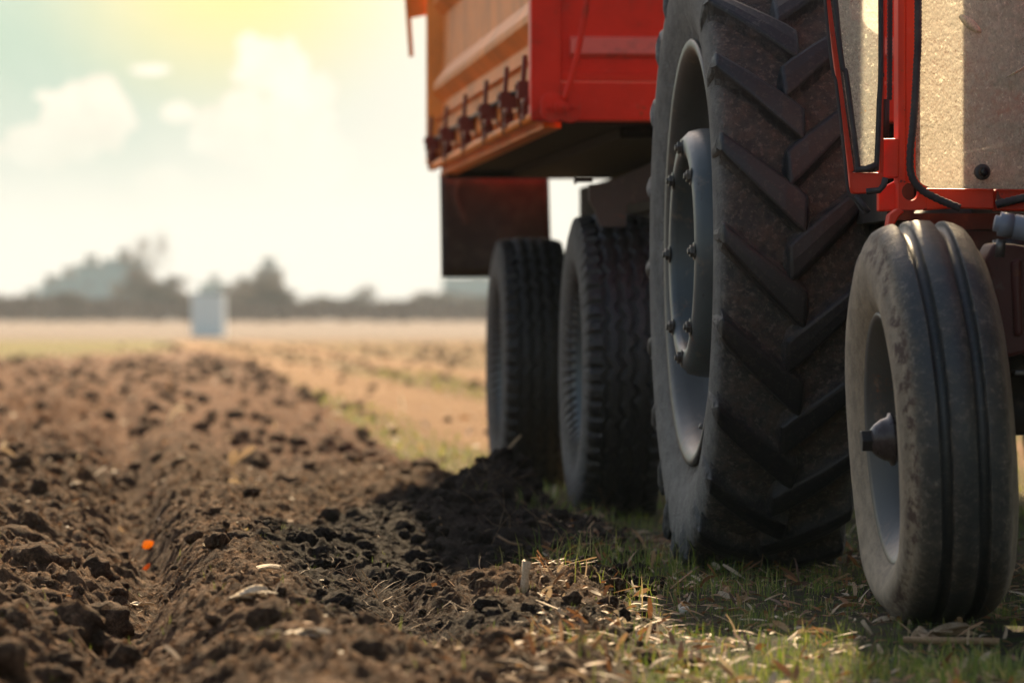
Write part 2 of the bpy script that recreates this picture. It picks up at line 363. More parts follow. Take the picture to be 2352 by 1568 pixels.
def glass_mat(name, dirty=.9, tint=(.56, .53, .46), dark=(.20, .15, .09), sky_sheen=None):
    m, t, b, oc = mat(name)
    n1 = t.noise(oc, 6, 5, .6); st = t.new('ShaderNodeMapping'); t.put(st.inputs['Vector'], oc)
    st.inputs['Rotation'].default_value = (0, R(28), 0); st.inputs['Scale'].default_value = (1, 1, .7)
    n2 = t.noise(st.outputs[0], 120, 4, .7); n3 = t.noise(st.outputs[0], 300, 3, .7); n4 = t.noise(oc, 40, 4, .6)
    f = t.m('ADD', t.m('ADD', t.m('MULTIPLY', n2, .40), t.m('MULTIPLY', n3, .28)), t.m('ADD', t.m('MULTIPLY', n1, .17), t.m('MULTIPLY', n4, .15)))
    c = t.ramp(f, [(.36, tuple(x*.5 for x in dark)), (.44, tuple((x+y)/2 for x, y in zip(dark, tint))), (.54, tint), (.64, tuple(min(1, x*1.35) for x in tint))])
    spots = t.ss(n2, .615, .65); spots = t.m('MAXIMUM', spots, t.ss(t.noise(oc, 55, 2, .5), .70, .73))
    c = t.mix(spots, c, (.92, .87, .74)); c = t.mix(t.ss(t.noise(oc, 22, 5, .7), .67, .72, 0, .8), c, (.55, .28, .06))
    c = t.mix(t.ss(n3, .40, .35, 0, .75), c, tuple(x*.35 for x in dark))
    cover = t.m('MAXIMUM', t.ss(f, .42, .56, dirty*.55, dirty), spots)
    if sky_sheen:
        sp = t.new('ShaderNodeSeparateXYZ'); t.l.new(oc, sp.inputs[0])
        wv = t.m('MULTIPLY', t.m('SUBTRACT', t.noise(oc, 9, 2, .4), .5), .12)
        mk_ = t.ss(t.m('ADD', t.m('ADD', t.m('MULTIPLY', sp.outputs[0], 1.0), t.m('MULTIPLY', sp.outputs[2], .45)), wv), sky_sheen, sky_sheen+.004)
        c = t.mix(t.m('MULTIPLY', mk_, .85), c, (.85, .83, .74))  # pale patch paints a sky reflection into the glass colour
    tb = t.new('ShaderNodeBsdfTranslucent'); t.put(tb.inputs[0], c); df = t.new('ShaderNodeBsdfDiffuse'); t.put(df.inputs[0], c)
    m1 = t.new('ShaderNodeMixShader'); m1.inputs[0].default_value = .75; t.l.new(df.outputs[0], m1.inputs[1]); t.l.new(tb.outputs[0], m1.inputs[2])
    tp = t.new('ShaderNodeBsdfTransparent'); m2 = t.new('ShaderNodeMixShader'); t.put(m2.inputs[0], cover)
    t.l.new(tp.outputs[0], m2.inputs[1]); t.l.new(m1.outputs[0], m2.inputs[2])
    gl = t.new('ShaderNodeBsdfGlossy'); gl.inputs['Roughness'].default_value = .08; fr = t.new('ShaderNodeFresnel'); fr.inputs[0].default_value = 1.45
    m3 = t.new('ShaderNodeMixShader'); t.l.new(t.m('MULTIPLY', fr.outputs[0], .6), m3.inputs[0]); t.l.new(m2.outputs[0], m3.inputs[1]); t.l.new(gl.outputs[0], m3.inputs[2])
    t.l.new(m3.outputs[0], t.n['Material Output'].inputs[0]); return m
M_GLASS = glass_mat('mud_splashed_glass')
M_GLASS2 = glass_mat('dusty_door_glass', .85, (.42, .42, .38), (.20, .19, .17), sky_sheen=-.12)
#@@GROUND
# ------------------------------------------------------------------ ground
def bnd(ly): return np.interp(ly, [5, 7.5, 9, 11, 13, 15, 17, 20, 25, 60, 130, 300], [.70, .82, 1.0, 1.2, 1.40, 1.44, 1.40, 1.27, 1.35, 2.0, 2.4, 2.5])
def fields(lx, ly):
    b = bnd(ly)+fbm(lx*3, ly*1.2, 50, 3)*.10
    soil = sst(b-lx, -.05, .10)
    endsoil = 104+lx*9+fbm(lx*.2, ly*.05, 60, 2)*12
    soil = soil*(1-sst(ly, endsoil-15, endsoil+5))
    track = np.maximum(sst(.55-np.abs(lx-2.35-fbm(ly*.1, lx*0, 70, 2)*.25), -.15, .2), sst(.5-np.abs(lx-4.3-fbm(ly*.07, lx*0, 71, 2)*.4), -.1, .2))
    track = track*sst(ly, 17, 24)*(1-sst(ly, 150, 175))*(1-soil)
    pale = sst(ly, 165, 200)
    grass = (1-soil)*(1-track)*(1-pale)
    return soil, track, grass, pale
def gauss(lx, ly, cx, cy, rx, ry, h): return h*np.exp(-((lx-cx)/rx)**2-((ly-cy)/ry)**2)
def H(lx, ly, fields_=None):
    lx = np.asarray(lx, float); ly = np.asarray(ly, float)
    soil, track, grass, pale = fields_ or fields(lx, ly)
    wx = lx+fbm(lx*1.5, ly*.8, 1, 2)*.06; wob = fbm(ly*.5, lx*.2, 3, 2)*.05
    z = np.zeros_like(lx)
    fur = np.exp(-((wx-.08-wob)/.07)**2)*.075*sst(ly, 7, 10)+np.exp(-((wx-.02-wob)/.10)**2)*.02
    bed = .055*np.exp(-((wx-.30-wob)/.17)**2)
    left = sst(.02-wx, -.03, .05)
    rows = .035*np.cos((wx+.35)*2*PI/.9)*left
    s = -fur+bed+rows-.015*left
    s = s+gauss(lx, ly, .90, 10.05, .26, .42, .055)+gauss(lx, ly, .80, 7.85, .38, .26, .045)
    s = s+gauss(lx, ly, 1.27, 15.2, .15, .6, .10)+gauss(lx, ly, 1.12, 14.6, .14, .6, .06)+gauss(lx, ly, .95, 13.2, .22, .9, .04)
    s = s-gauss(lx, ly, .78, 11.8, .3, 1.1, .04)-gauss(lx, ly, .56, 9.5, .13, 1.1, .045)-.012*sst(lx, .45, .6)-gauss(lx, ly, 1.05, 9.6, .12, .3, .02)
    # berm running from the trailer wheel towards the furrow
    tt = np.clip((15.3-ly)/3.9, 0, 1); ax = 1.30-.80*tt
    s = s+.045*np.exp(-((lx-ax)/.13)**2)*sst(ly, 10.8, 11.8)*(1-sst(ly, 15.6, 16.4))
    f1, f2, idv = worley(lx/.13+fbm(lx*6, ly*6, 90, 2)*.5, ly/.15, 20)
    cl = np.sqrt(np.clip(1-(f1/.62)**2, 0, 1))*(idv > .35)*(.5+idv)
    g1, g2, idg = worley(lx/.052+fbm(lx*14, ly*14, 92, 2)*.5, ly/.06, 24)
    cs = np.sqrt(np.clip(1-(g1/.62)**2, 0, 1))*(idg > .25)*(.5+idg)
    rough = .35+.65*left+.35*sst(fbm(lx*1.2, ly*.7, 33, 2), 0, .5)
    s = s+cl*.034*rough+cs*.019*(.55+.45*rough)
    s = s+fbm(lx*4, ly*4, 5, 3, mode=1)*.022*rough
    s = s+fbm(lx*16, ly*16, 9, 4, .68, mode=1)*.022
    s = s+fbm(lx*60, ly*50, 15, 3, .6, mode=1)*.006
    g = fbm(lx*1.1, ly*1.1, 40, 3)*.02+fbm(lx*9, ly*9, 41, 4, mode=1)*.007+fbm(lx*45, ly*40, 43, 3)*.003-.012
    for cx, cy in ((1.56, 11.52), (1.60, 9.30), (1.56, 14.82), (1.56, 17.83), (3.06, 11.52), (3.02, 9.3), (3.06, 14.82), (3.06, 17.83)):
        k = np.exp(-((lx-cx)/.26)**4-((ly-cy)/.30)**4); g = g*(1-k)+k*(.002-(.035 if cy > 17 else .015 if cy > 14 else 0)); s = s*(1-k*.8)
    z = soil*s+(1-soil)*g+soil*.01
    far_amp = np.exp(-np.clip(ly-30, 0, None)/60)
    z = z*np.where(ly > 30, np.clip(far_amp*1.0+.25, 0, 1), 1)
    z = z+1.05*sst(ly, 150, 620)+fbm(lx*.01, ly*.01, 80, 3)*np.clip((ly-250)/400, 0, 1)*.5
    return z
def soil_shadef(lx, ly):  # dark turned soil, deepened by shade painted into its colour
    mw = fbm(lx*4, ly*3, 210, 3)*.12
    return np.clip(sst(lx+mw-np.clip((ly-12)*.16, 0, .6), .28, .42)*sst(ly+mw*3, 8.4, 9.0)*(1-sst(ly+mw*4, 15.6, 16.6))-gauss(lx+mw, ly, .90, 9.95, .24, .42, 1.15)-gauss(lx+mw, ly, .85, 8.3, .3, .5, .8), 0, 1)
def axis(parts):
    out = []
    for a, b, d0, d1 in parts:                 # spacing runs from d0 to d1 between a and b
        x = a
        while x < b-1e-6:
            out.append(x); x += d0+(d1-d0)*(x-a)/(b-a)
    return out
def neg(parts): return sorted([-v for v in axis(parts)])
xs = neg([(.55, 1.2, .009, .014), (1.2, 4, .02, .12), (4, 40, .15, 3), (40, 1800, 4, 120)])+axis([(-.55, 1.75, .0072, .0072), (1.75, 2.3, .012, .02), (2.3, 6, .025, .15), (6, 40, .2, 3), (40, 1800, 4, 120)])+[1800]
ys = axis([(-60, 0, 6, 2), (0, 6.8, 1, .04), (6.8, 12, .0105, .0115), (12, 17, .0125, .022), (17, 40, .024, .12), (40, 150, .14, 1.2), (150, 2600, 1.5, 60)])+[2600]
xs = np.array(xs); ys = np.array(ys)
# columns fan out slightly so distance stays covered in detail
GX, GY = np.meshgrid(xs, ys); fan = 1+np.clip(GY-12, 0, None)*.055
fan = np.minimum(fan, 12); sh = np.clip(GY-12, 0, None)*.018; sh = np.minimum(sh, 3)
LX = GX*fan+sh*0; LY = GY
fl = fields(LX, LY); Z = H(LX, LY, fl)
WX = LX*CA-LY*SA; WY = LX*SA+LY*CA
nx, ny = len(xs), len(ys)
idx = np.arange(nx*ny).reshape(ny, nx)
quads = np.stack([idx[:-1, :-1], idx[:-1, 1:], idx[1:, 1:], idx[1:, :-1]], -1).reshape(-1, 4)
soil_shade = soil_shadef(LX, LY)
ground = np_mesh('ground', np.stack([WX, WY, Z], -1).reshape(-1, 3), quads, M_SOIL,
    {'grass': fl[2].ravel(), 'track': fl[1].ravel(), 'pale': fl[3].ravel(), 'soil_shade': soil_shade.ravel(), 'strip': np.maximum(sst(2.6-LX, -.6, .8)*sst(LY, 60, 75), .8*sst(27-LY+fbm(LX*2, LY*.5, 240, 2)*6, -3, 4)).ravel(), 'far': np.clip((LY-13)/16, 0, 1).ravel()})
tag(ground, kind='structure'); print('ground verts', nx*ny)
def h1(lx, ly): return float(H(np.array([lx]), np.array([ly]))[0])

# ------------------------------------------------------------------ loose clods
def clod_base(seed, sub=3):
    import bmesh
    bm = bmesh.new(); bmesh.ops.create_icosphere(bm, subdivisions=sub, radius=1)
    v = np.array([p.co[:] for p in bm.verts]); f = np.array([[q.index for q in fc.verts] for fc in bm.faces]); bm.free()
    r = 1+fbm(v[:, 0]*1.3+seed*3, v[:, 1]*1.3+v[:, 2]*1.7, seed, 2)*.5+fbm(v[:, 0]*3+v[:, 2]*2.3, v[:, 1]*3-v[:, 2]*2, seed+5, 3, .6, 1)*.28
    r = r+fbm(v[:, 0]*9+v[:, 2]*7, v[:, 1]*9-v[:, 2]*5, seed+9, 2, .6, 1)*.09
    return v*r[:, None], f
CB = [clod_base(i+1, 3) for i in range(6)]; CBs = [clod_base(i+20, 2) for i in range(5)]
def rotm(n):
    q = RNG.normal(size=(n, 4)); q /= np.linalg.norm(q, axis=1)[:, None]; w_, x, y, z = q.T
    return np.stack([1-2*(y*y+z*z), 2*(x*y-z*w_), 2*(x*z+y*w_), 2*(x*y+z*w_), 1-2*(x*x+z*z), 2*(y*z-x*w_), 2*(x*z-y*w_), 2*(y*z+x*w_), 1-2*(x*x+y*y)], -1).reshape(n, 3, 3)
def to_world(lx, ly): return lx*CA-ly*SA, lx*SA+ly*CA
MO = []
def rnd(n, lo, hi, p=1.0): return lo+(hi-lo)*RNG.random(n)**p
def scatter_clods(bases, lx, ly, size, sink=.25):
    V_, F_ = [], []; off = 0; z = H(lx, ly); mo = soil_shadef(lx, ly); Rm = rotm(len(lx)); X, Y = to_world(lx, ly)
    for i in range(len(lx)):
        v, f = bases[i % len(bases)]; s = size[i]
        p = (v*np.array([1, .85, .7])) @ Rm[i].T*s; p[:, 2] *= .8
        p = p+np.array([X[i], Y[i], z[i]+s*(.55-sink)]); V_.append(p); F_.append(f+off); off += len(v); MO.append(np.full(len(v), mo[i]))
    return np.concatenate(V_), np.concatenate(F_)
n = 900; lx = RNG.uniform(-1.6, 1.35, n); ly = 7+RNG.uniform(0, 1, n)**1.1*14; k = (lx < bnd(ly)-.05)&((lx < .0)|(RNG.random(n) < .5)); lx, ly = lx[k], ly[k]
sz = .010+.022*RNG.random(len(lx))**2.2; sz = np.where(lx < 0, sz*1.35, sz)
v1, f1_ = scatter_clods(CB, lx, ly, sz)
n = 5200; lx = RNG.uniform(-1.4, 1.5, n); ly = 7+RNG.random(n)*10; k = lx < bnd(ly)+.05; lx, ly = lx[k], ly[k]
v2, f2_ = scatter_clods(CBs, lx, ly, .0035+.0075*RNG.random(len(lx))**2, .15)
n = 1500; ly = 17+RNG.random(n)*60; lx = RNG.uniform(-1, 1, n)*(2+ly*.09); k = lx < bnd(ly)-.05; lx, ly = lx[k], ly[k]
v3, f3_ = scatter_clods(CBs, lx, ly, .02+.035*RNG.random(len(lx))**2+ly*.0004)
n = 900; ly = rnd(n, 9.2, 16.2); lx = rnd(n, .35, 1.5); k = (RNG.random(n) < soil_shadef(lx, ly))&(lx < bnd(ly)+.05); lx, ly = lx[k], ly[k]
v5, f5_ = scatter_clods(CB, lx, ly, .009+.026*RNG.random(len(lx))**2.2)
vv = np.concatenate([v1, v2, v3, v5]); ff = np.concatenate([f1_, f2_+len(v1), f3_+len(v1)+len(v2), f5_+len(v1)+len(v2)+len(v3)])
n = 1700; ly = 20+RNG.random(n)**1.3*110; lx = bnd(ly)+RNG.uniform(-.2, 1, n)*(1.5+ly*.09); fl_ = fields(lx, ly); k = RNG.random(n) < (1-fl_[1]*.85)*(fbm(lx*.8, ly*.3, 230, 3)*2+.3); lx, ly = lx[k], ly[k]
v4, f4_ = scatter_clods(CBs, lx, ly, .015+.03*RNG.random(len(lx))**2+ly*.0004); ff = np.concatenate([ff, f4_+len(vv)]); vv = np.concatenate([vv, v4])
tag(np_mesh('loose_soil_crumbs', vv, ff, M_CLOD, {'soil_shade': np.concatenate(MO)}), kind='stuff')
big = [(95, 1330, 62), (215, 1310, 40), (60, 1400, 60), (130, 1395, 50), (235, 1400, 60), (150, 1450, 78), (70, 1470, 60), (255, 1330, 46), (20, 1500, 50), (40, 1260, 60),
       (690, 1480, 40), (610, 1525, 55), (730, 1450, 26), (150, 1560, 45), (270, 1490, 30), (620, 1425, 30), (1090, 1128, 34), (1150, 1150, 40), (1030, 1150, 30), (1190, 1160, 28), (1480, 1490, 45), (1590, 1500, 40), (1160, 1520, 60)]
CLODL = {(690, 1480): 'brown lump of earth just right of the crumpled white corn husk', (610, 1525): 'largest brown lump on the lower ridge below the crumpled white corn husk', (730, 1450): 'small lump of earth right of the rust orange leaf on the ridge', (620, 1425): 'small dark lump beneath the bleached torn corn husk',
    (1090, 1128): 'dark lump crowning the heap left of the rear trailer wheel', (1150, 1150): 'larger dark lump touching the foot of the rear trailer wheel', (1030, 1150): 'leftmost dark lump of the heap by the trailer wheels', (1190, 1160): 'rightmost dark lump of the heap, between the two trailer wheels',
    (1480, 1490): 'blurred brown lump at the bottom, between the near mound and the grass', (1590, 1500): 'blurred lump of earth lying in the litter below the big rear tyre', (1160, 1520): 'largest blurred lump at the bottom centre of the near mound'}
for i, (px, py, r) in enumerate(big):
    d = GD(py+r*.35, .0); X = (px-1176)/F*d; l = W2L(X, d); rr = r*d/F*(1.25 if px < 400 else 1.0)
    v, f = CB[i % 6]; z = h1(*l)
    me = None; p = v*np.array([1.0, .8, .62])*rr
    o = np_mesh('soil_clod', p, f, M_CLOD, {'soil_shade': np.full(len(p), 1.0 if (900 < px < 1250 and py < 1200) else 0.0)}); o.location = (X, d, z+rr*.18); o.rotation_euler = (random.uniform(-.2, .2), random.uniform(-.2, .2), random.uniform(0, 6))
    if px < 400: tag(o, 'large rounded clod of brown earth in the rough ground left of the furrow', 'soil clod', 'big clods left of the furrow')
    elif (px, py) in CLODL: tag(o, CLODL[(px, py)], 'soil clod', 'clods on the ridge right of the furrow' if px < 900 else 'dark clods heaped by the trailer wheels' if py < 1200 else 'clods in the near mound')
    elif px < 900: tag(o, 'lump of crumbly brown earth on the ridge right of the furrow', 'soil clod', 'clods on the ridge right of the furrow')
    elif py < 1200: tag(o, 'dark lump of earth heaped in front of the trailer wheels', 'soil clod', 'dark clods heaped by the trailer wheels')
    else: tag(o, 'sunlit lump of earth in the blurred mound at the bottom of the view', 'soil clod', 'clods in the near mound')
# ------------------------------------------------------------------ litter
def strips(lx, ly, L, W, tone, curl=1.0, lift=.004, tilt=.35, segs=4):
    V_, F_, T_ = [], [], []; off = 0; z = H(lx, ly); X, Y = to_world(lx, ly); n = len(lx)
    for i in range(n):
        a = random.uniform(0, 2*PI); el = abs(random.gauss(0, tilt)); c = random.gauss(0, 1.2)*curl; tw = random.gauss(0, 1.0)
        d = Vector((math.cos(a)*math.cos(el), math.sin(a)*math.cos(el), math.sin(el))); sd_ = Vector((-math.sin(a), math.cos(a), 0)); up = d.cross(sd_)
        p = Vector((X[i], Y[i], z[i]+lift)); st = L[i]/segs
        for s in range(segs+1):
            t = s/segs; wd = W[i]*(.35+.65*math.sin(PI*min(1, t*.8+.15)))*.5
            sr = sd_*math.cos(tw*t)+up*math.sin(tw*t)
            V_.append(p+sr*wd); V_.append(p-sr*wd+up*wd*.3); T_ += [tone[i]]*2
            if s < segs: F_.append((off+s*2, off+s*2+1, off+s*2+3, off+s*2+2))
            ang = c/segs; d = (d*math.cos(ang)+sd_*math.sin(ang)*.6-up*math.sin(abs(ang))*.4).normalized(); p = p+d*st
        off += 2*(segs+1)
    return [tuple(v) for v in V_], F_, T_
def mk(name, packs, m):
    V_, F_, T_ = [], [], []
    for v, f, t in packs:
        o = len(V_); V_ += v; F_ += [tuple(i+o for i in q) for q in f]; T_ += t
    return np_mesh(name, V_, F_, m, {'tone': T_})
def rnd(n, lo, hi, p=1.0): return lo+(hi-lo)*RNG.random(n)**p
packs = []
n = 950; lx = rnd(n, -1.4, 1.3); ly = rnd(n, 7.2, 20, 1.2); packs.append(strips(lx, ly, rnd(n, .008, .05, 2), rnd(n, .002, .014, 1.6), rnd(n, .2, 1), .9))
n = 2900; ly = rnd(n, 7.2, 13.5); lx = bnd(ly)-.20+rnd(n, 0, 1.3, 1.5); packs.append(strips(lx, ly, rnd(n, .012, .07, 1.8), rnd(n, .0015, .012, 1.7), rnd(n, 0, .9, 1.2), .9, tilt=.5, lift=.008))
n = 330; ly = rnd(n, 7.6, 11.4); lx = bnd(ly)-.02+rnd(n, 0, .95); packs.append(strips(lx, ly, rnd(n, .02, .075, 1.3), rnd(n, .005, .017, 1.3), rnd(n, .1, .85), 1.1, tilt=.55))
n = 1500; ly = rnd(n, 14, 90); lx = rnd(n, -1, 1)*(2.2+ly*.09); packs.append(strips(lx, ly, rnd(n, .03, .13, 2), rnd(n, .010, .045, 2.0), rnd(n, .45, 1), .8, tilt=.8))
lit = mk('plant_litter', packs, M_LITTER); tag(lit, kind='stuff')
def stems(lx, ly, L, r, tone, tilt=.8, m=None):
    mb = []
    V_, F_, T_ = [], [], []; z = H(lx, ly); X, Y = to_world(lx, ly)
    for i in range(len(lx)):
        a = random.uniform(0, 2*PI); el = random.random()*tilt; p = Vector((X[i], Y[i], z[i]+.001))
        d = Vector((math.cos(a)*math.cos(el), math.sin(a)*math.cos(el), math.sin(el))); o = len(V_)
        for s in range(5):
            u = d.orthogonal().normalized(); b = d.cross(u); rr = r[i]*(1-s*.15)
            for k in range(4): V_.append(tuple(p+(u*math.cos(k*PI/2)+b*math.sin(k*PI/2))*rr)); T_.append(tone[i])
            if s < 4:
                for k in range(4): F_.append((o+s*4+k, o+s*4+(k+1) % 4, o+s*4+4+(k+1) % 4, o+s*4+4+k))
            p = p+d*L[i]/4; d = (d+Vector((random.gauss(0, .22), random.gauss(0, .22), random.gauss(-.06, .12)))).normalized()
    return V_, F_, T_
packs = []
n = 420; ly = rnd(n, 7.2, 14); lx = rnd(n, -.6, 1.0); packs.append(stems(lx, ly, rnd(n, .02, .08, 2), rnd(n, .0004, .0011), rnd(n, .1, 1)))
n = 170; ly = rnd(n, 8.6, 10.6); lx = .56+RNG.normal(0, .07, n); packs.append(stems(lx, ly, rnd(n, .03, .13, 1.5), rnd(n, .0005, .0016), rnd(n, .3, 1), .9))
n = 900; ly = rnd(n, 7.5, 13.5); lx = bnd(ly)-.25+rnd(n, 0, 1.2, 1.4); packs.append(stems(lx, ly, rnd(n, .02, .10, 1.6), rnd(n, .0005, .0018, 1.6), rnd(n, 0, 1), .5))
n = 150; ly = rnd(n, 12, 14.6); lx = 1.2+RNG.normal(0, .16, n); packs.append(stems(lx, ly, rnd(n, .05, .16), rnd(n, .0008, .0016), rnd(n, 0, .6), 1.1))
tag(mk('dry_stems_and_roots', packs, M_TWIG), kind='stuff')
# ------------------------------------------------------------------ grass
def blades(lx, ly, L, W, tone):
    n = len(lx); z = H(lx, ly); X, Y = to_world(lx, ly); a = RNG.random(n)*2*PI; le = np.abs(RNG.normal(.3, .3, n))
    dx, dy = np.cos(a), np.sin(a); b = RNG.random(n)*2*PI; sx, sy = np.cos(b)*W/2, np.sin(b)*W/2
    P = np.zeros((n, 5, 3)); h = L*np.cos(le); q = L*np.sin(le)
    P[:, 0] = np.stack([X-sx, Y-sy, z-.004], -1); P[:, 1] = np.stack([X+sx, Y+sy, z-.004], -1)
    mx, my = X+dx*q*.35, Y+dy*q*.35
    P[:, 2] = np.stack([mx-sx*.8, my-sy*.8, z+h*.6], -1); P[:, 3] = np.stack([mx+sx*.8, my+sy*.8, z+h*.6], -1)
    P[:, 4] = np.stack([X+dx*q*1.3, Y+dy*q*1.3, z+h], -1)
    i = np.arange(n)[:, None]*5
    return P.reshape(-1, 3), np.concatenate([i+np.array([[0, 1, 3]]), i+np.array([[0, 3, 2]]), i+np.array([[2, 3, 4]])]), np.repeat(tone, 5)
def clump_density(lx, ly): return sst(fbm(lx*5, ly*3.2, 120, 3)+fbm(lx*16, ly*12, 125, 2)*.5, -.10, .5)
GV, GF, GT = [], [], []; off = 0
def addb(lx, ly, L, W, tone):
    global off
    v, f, t = blades(lx, ly, L, W, tone); GV.append(v); GF.append(f+off); GT.append(t); off += len(v)
n = 120000; ly = rnd(n, 7.2, 14.5); lx = bnd(ly)-.22+rnd(n, 0, 2.2, 1.1); cd = clump_density(lx, ly)*sst(lx-bnd(ly), -.22, .25); k = RNG.random(n) < cd*.62+.03*(lx > bnd(ly)); lx, ly, cd = lx[k], ly[k], cd[k]; n = len(lx)
addb(lx, ly, (.010+.024*RNG.random(n)**1.6)*(.6+cd), .0009+.0014*RNG.random(n), np.clip(RNG.normal(.42, .25, n), 0, 1))
# taller tufts in front of the big wheel
for cx, cy, s, m_, hh in ((1.22, 11.5, .13, 300, .085), (1.38, 11.2, .14, 240, .06), (1.33, 10.4, .1, 130, .05), (1.12, 10.1, .08, 60, .07), (1.62, 10.9, .2, 160, .035), (1.3, 8.1, .25, 900, .045), (1.75, 8.0, .3, 900, .05), (1.45, 14.0, .15, 200, .06)):
    lx = cx+RNG.normal(0, s, m_); ly = cy+RNG.normal(0, s*1.3, m_)
    addb(lx, ly, hh*(.35+.8*RNG.random(m_)), .0016+.0016*RNG.random(m_), np.clip(RNG.normal(.5, .25, m_), 0, 1))
n = 260; cx = rnd(n, -.5, 1.1); cy = rnd(n, 7.3, 12)
lx = np.repeat(cx, 3)+RNG.normal(0, .006, n*3); ly = np.repeat(cy, 3)+RNG.normal(0, .006, n*3); addb(lx, ly, rnd(n*3, .008, .022), np.full(n*3, .0012), rnd(n*3, .3, .7))
n = 26000; ly = rnd(n, 14.5, 60, 1.6); lx = bnd(ly)+rnd(n, -.1, 1)*(1.0+ly*.12); s_, tr_, g_, p_ = fields(lx, ly); k = RNG.random(n) < g_*(.2+.8*clump_density(lx*.6, ly*.5)); lx, ly = lx[k], ly[k]; n = len(lx)
addb(lx, ly, (.02+.035*RNG.random(n)), .002+.00035*ly, np.clip(RNG.normal(.62, .25, n), 0, 1))
tag(np_mesh('grass', np.concatenate(GV), np.concatenate(GF), M_GRASS, {'tone': np.concatenate(GT)}), kind='stuff')
#@@ITEMS
# ------------------------------------------------------------------ single things lying on the ground
def gp(px, py):                                 # ground point under a picture direction
    d = GD(py); l = W2L((px-1176)/F*d, d)
    for _ in range(3): d = GD(py, h1(*l)); l = W2L((px-1176)/F*d, d)
    return Vector(((px-1176)/F*d, d, h1(*l))), d
def husk(name, px, py, L, n, tone, label, cat, w_=.012, dirs=None, fan=.9):
    p0, d = gp(px, py); V_, F_, T_ = [], [], []
    for i in range(n):
        a = (dirs if dirs is not None else 0)+random.gauss(0, fan); el = random.uniform(.02, .5); dd = Vector((math.cos(a)*math.cos(el), math.sin(a)*math.cos(el), math.sin(el)))
        sd_ = Vector((-math.sin(a), math.cos(a), 0)); up = dd.cross(sd_); p = Vector((random.gauss(0, .006), random.gauss(0, .006), .004)); o = len(V_); ln = L*random.uniform(.5, 1.1); c = random.gauss(0, .8); tw = random.gauss(0, .8); ww = w_*random.uniform(.5, 1.2)
        for s in range(8):
            t = s/7; wd = ww*(.25+.75*math.sin(PI*min(1, .1+t*.85)))*.5; sr = sd_*math.cos(tw*t)+up*math.sin(tw*t)
            V_ += [tuple(p+sr*wd), tuple(p-up*wd*.35), tuple(p-sr*wd)]; T_ += [min(1, max(0, tone+random.gauss(0, .05)))]*3
            if s < 7: F_ += [(o+s*3, o+s*3+1, o+s*3+4, o+s*3+3), (o+s*3+1, o+s*3+2, o+s*3+5, o+s*3+4)]
            dd = (dd+sd_*c*.16-Vector((0, 0, .09))*(1 if p.z > .006 else -.3)).normalized(); p = p+dd*ln/7
    o_ = np_mesh(name, V_, F_, M_LITTER, {'tone': T_}); o_.location = p0
    sm = o_.modifiers.new('thickness', 'SOLIDIFY'); sm.thickness = .0007
    return tag(o_, label, cat)
husk('corn_husk', 530, 1365, .085, 9, .97, 'bleached torn corn husk on sunlit soil right of the furrow', 'corn husk', .013, .3)
husk('corn_husk', 655, 1478, .075, 11, .95, 'crumpled white corn husk at the foot of the shaded slope', 'corn husk', .017, .4)
husk('corn_husk', 580, 1305, .07, 4, .98, 'small curled white husk standing beside a pale blade in the distance of the ridge', 'corn husk', .012, .2)
husk('dry_leaf', 640, 1445, .09, 4, .38, 'rust orange dry leaf curled just above the crumpled white husk', 'dry leaf', .014, .1, .2)
husk('dry_leaf', 1320, 1285, .05, 3, .62, 'tan folded dry leaf on dark soil before the trailer tyre', 'dry leaf', .028, .5, .3)
husk('dry_leaf', 1240, 1265, .05, 3, .6, 'small pale brown leaf scrap left of the folded tan leaf', 'dry leaf', .016, .2, .4)
husk('dry_leaf', 1480, 1248, .12, 5, .45, 'long orange brown dry maize leaf beside the big rear tyre', 'dry leaf', .014, -.5, .25)
husk('dry_leaf', 900, 1125, .08, 3, .48, 'blurred orange bent leaf on the soil edge near the grass strip', 'dry leaf', .018, .9, .9)
husk('dry_leaf', 770, 1135, .09, 2, .42, 'blurred orange leaf strip left of the bent orange leaf', 'dry leaf', .014, .6, .2)
husk('maize_leaf', 2130, 1462, .12, 12, .66, 'crumpled brown and cream maize leaf heap in front of the front tyre', 'dry leaf', .035, 0, 1.3)
husk('maize_leaf', 1690, 1385, .07, 5, .58, 'reddish brown curled maize leaf on grass before the rear tyre', 'dry leaf', .016, 1.2, 1.2)
husk('maize_leaf', 2010, 1432, .07, 2, .8, 'pale flat strip of husk touching the base of the front tyre', 'dry leaf', .012, 0, .2)
husk('maize_leaf', 20, 1110, .10, 3, .95, 'blurred white husk strip at the far left edge of the field', 'corn husk', .02, 0, .2)
husk('maize_leaf', 240, 1075, .09, 5, .9, 'blurred cream husk clump beyond the left furrow', 'corn husk', .025, 0, .8)
husk('maize_leaf', 315, 1405, .05, 5, .95, 'small cream husk tuft at the bottom of the furrow', 'corn husk', .014, 0, 1.3)
# orange leaf standing in the furrow
def leaf(px, py, L, W, tone, rz, label, upz=.5):
    p0, d = gp(px, py+14); mb = MB(); P = []; N = 9
    for s in range(N):
        t = s/(N-1); wd = W*math.sin(PI*(.06+.9*t))**.8*.5; x = (t-.5)*L
        P += [(x, .08*wd+.004*math.sin(t*5), wd), (x, -.25*wd, 0), (x, .08*wd, -wd)]
    Fc = []
    for s in range(N-1): Fc += [(s*3, s*3+1, s*3+4, s*3+3), (s*3+1, s*3+2, s*3+5, s*3+4)]
    mb.add(P, Fc, tone=tone); o = mb.build('fallen_leaf', M_LEAF, recalc=False); o.location = p0+Vector((0, 0, W*.55+.003)); o.rotation_euler = (.35, -upz, rz)
    sm = o.modifiers.new('thickness', 'SOLIDIFY'); sm.thickness = .0006; return tag(o, label, 'leaf')
M_LEAF = litter_mat('orange_leaf', [(0, (.85, .40, .04)), (1, (.55, .20, .04))], .55)
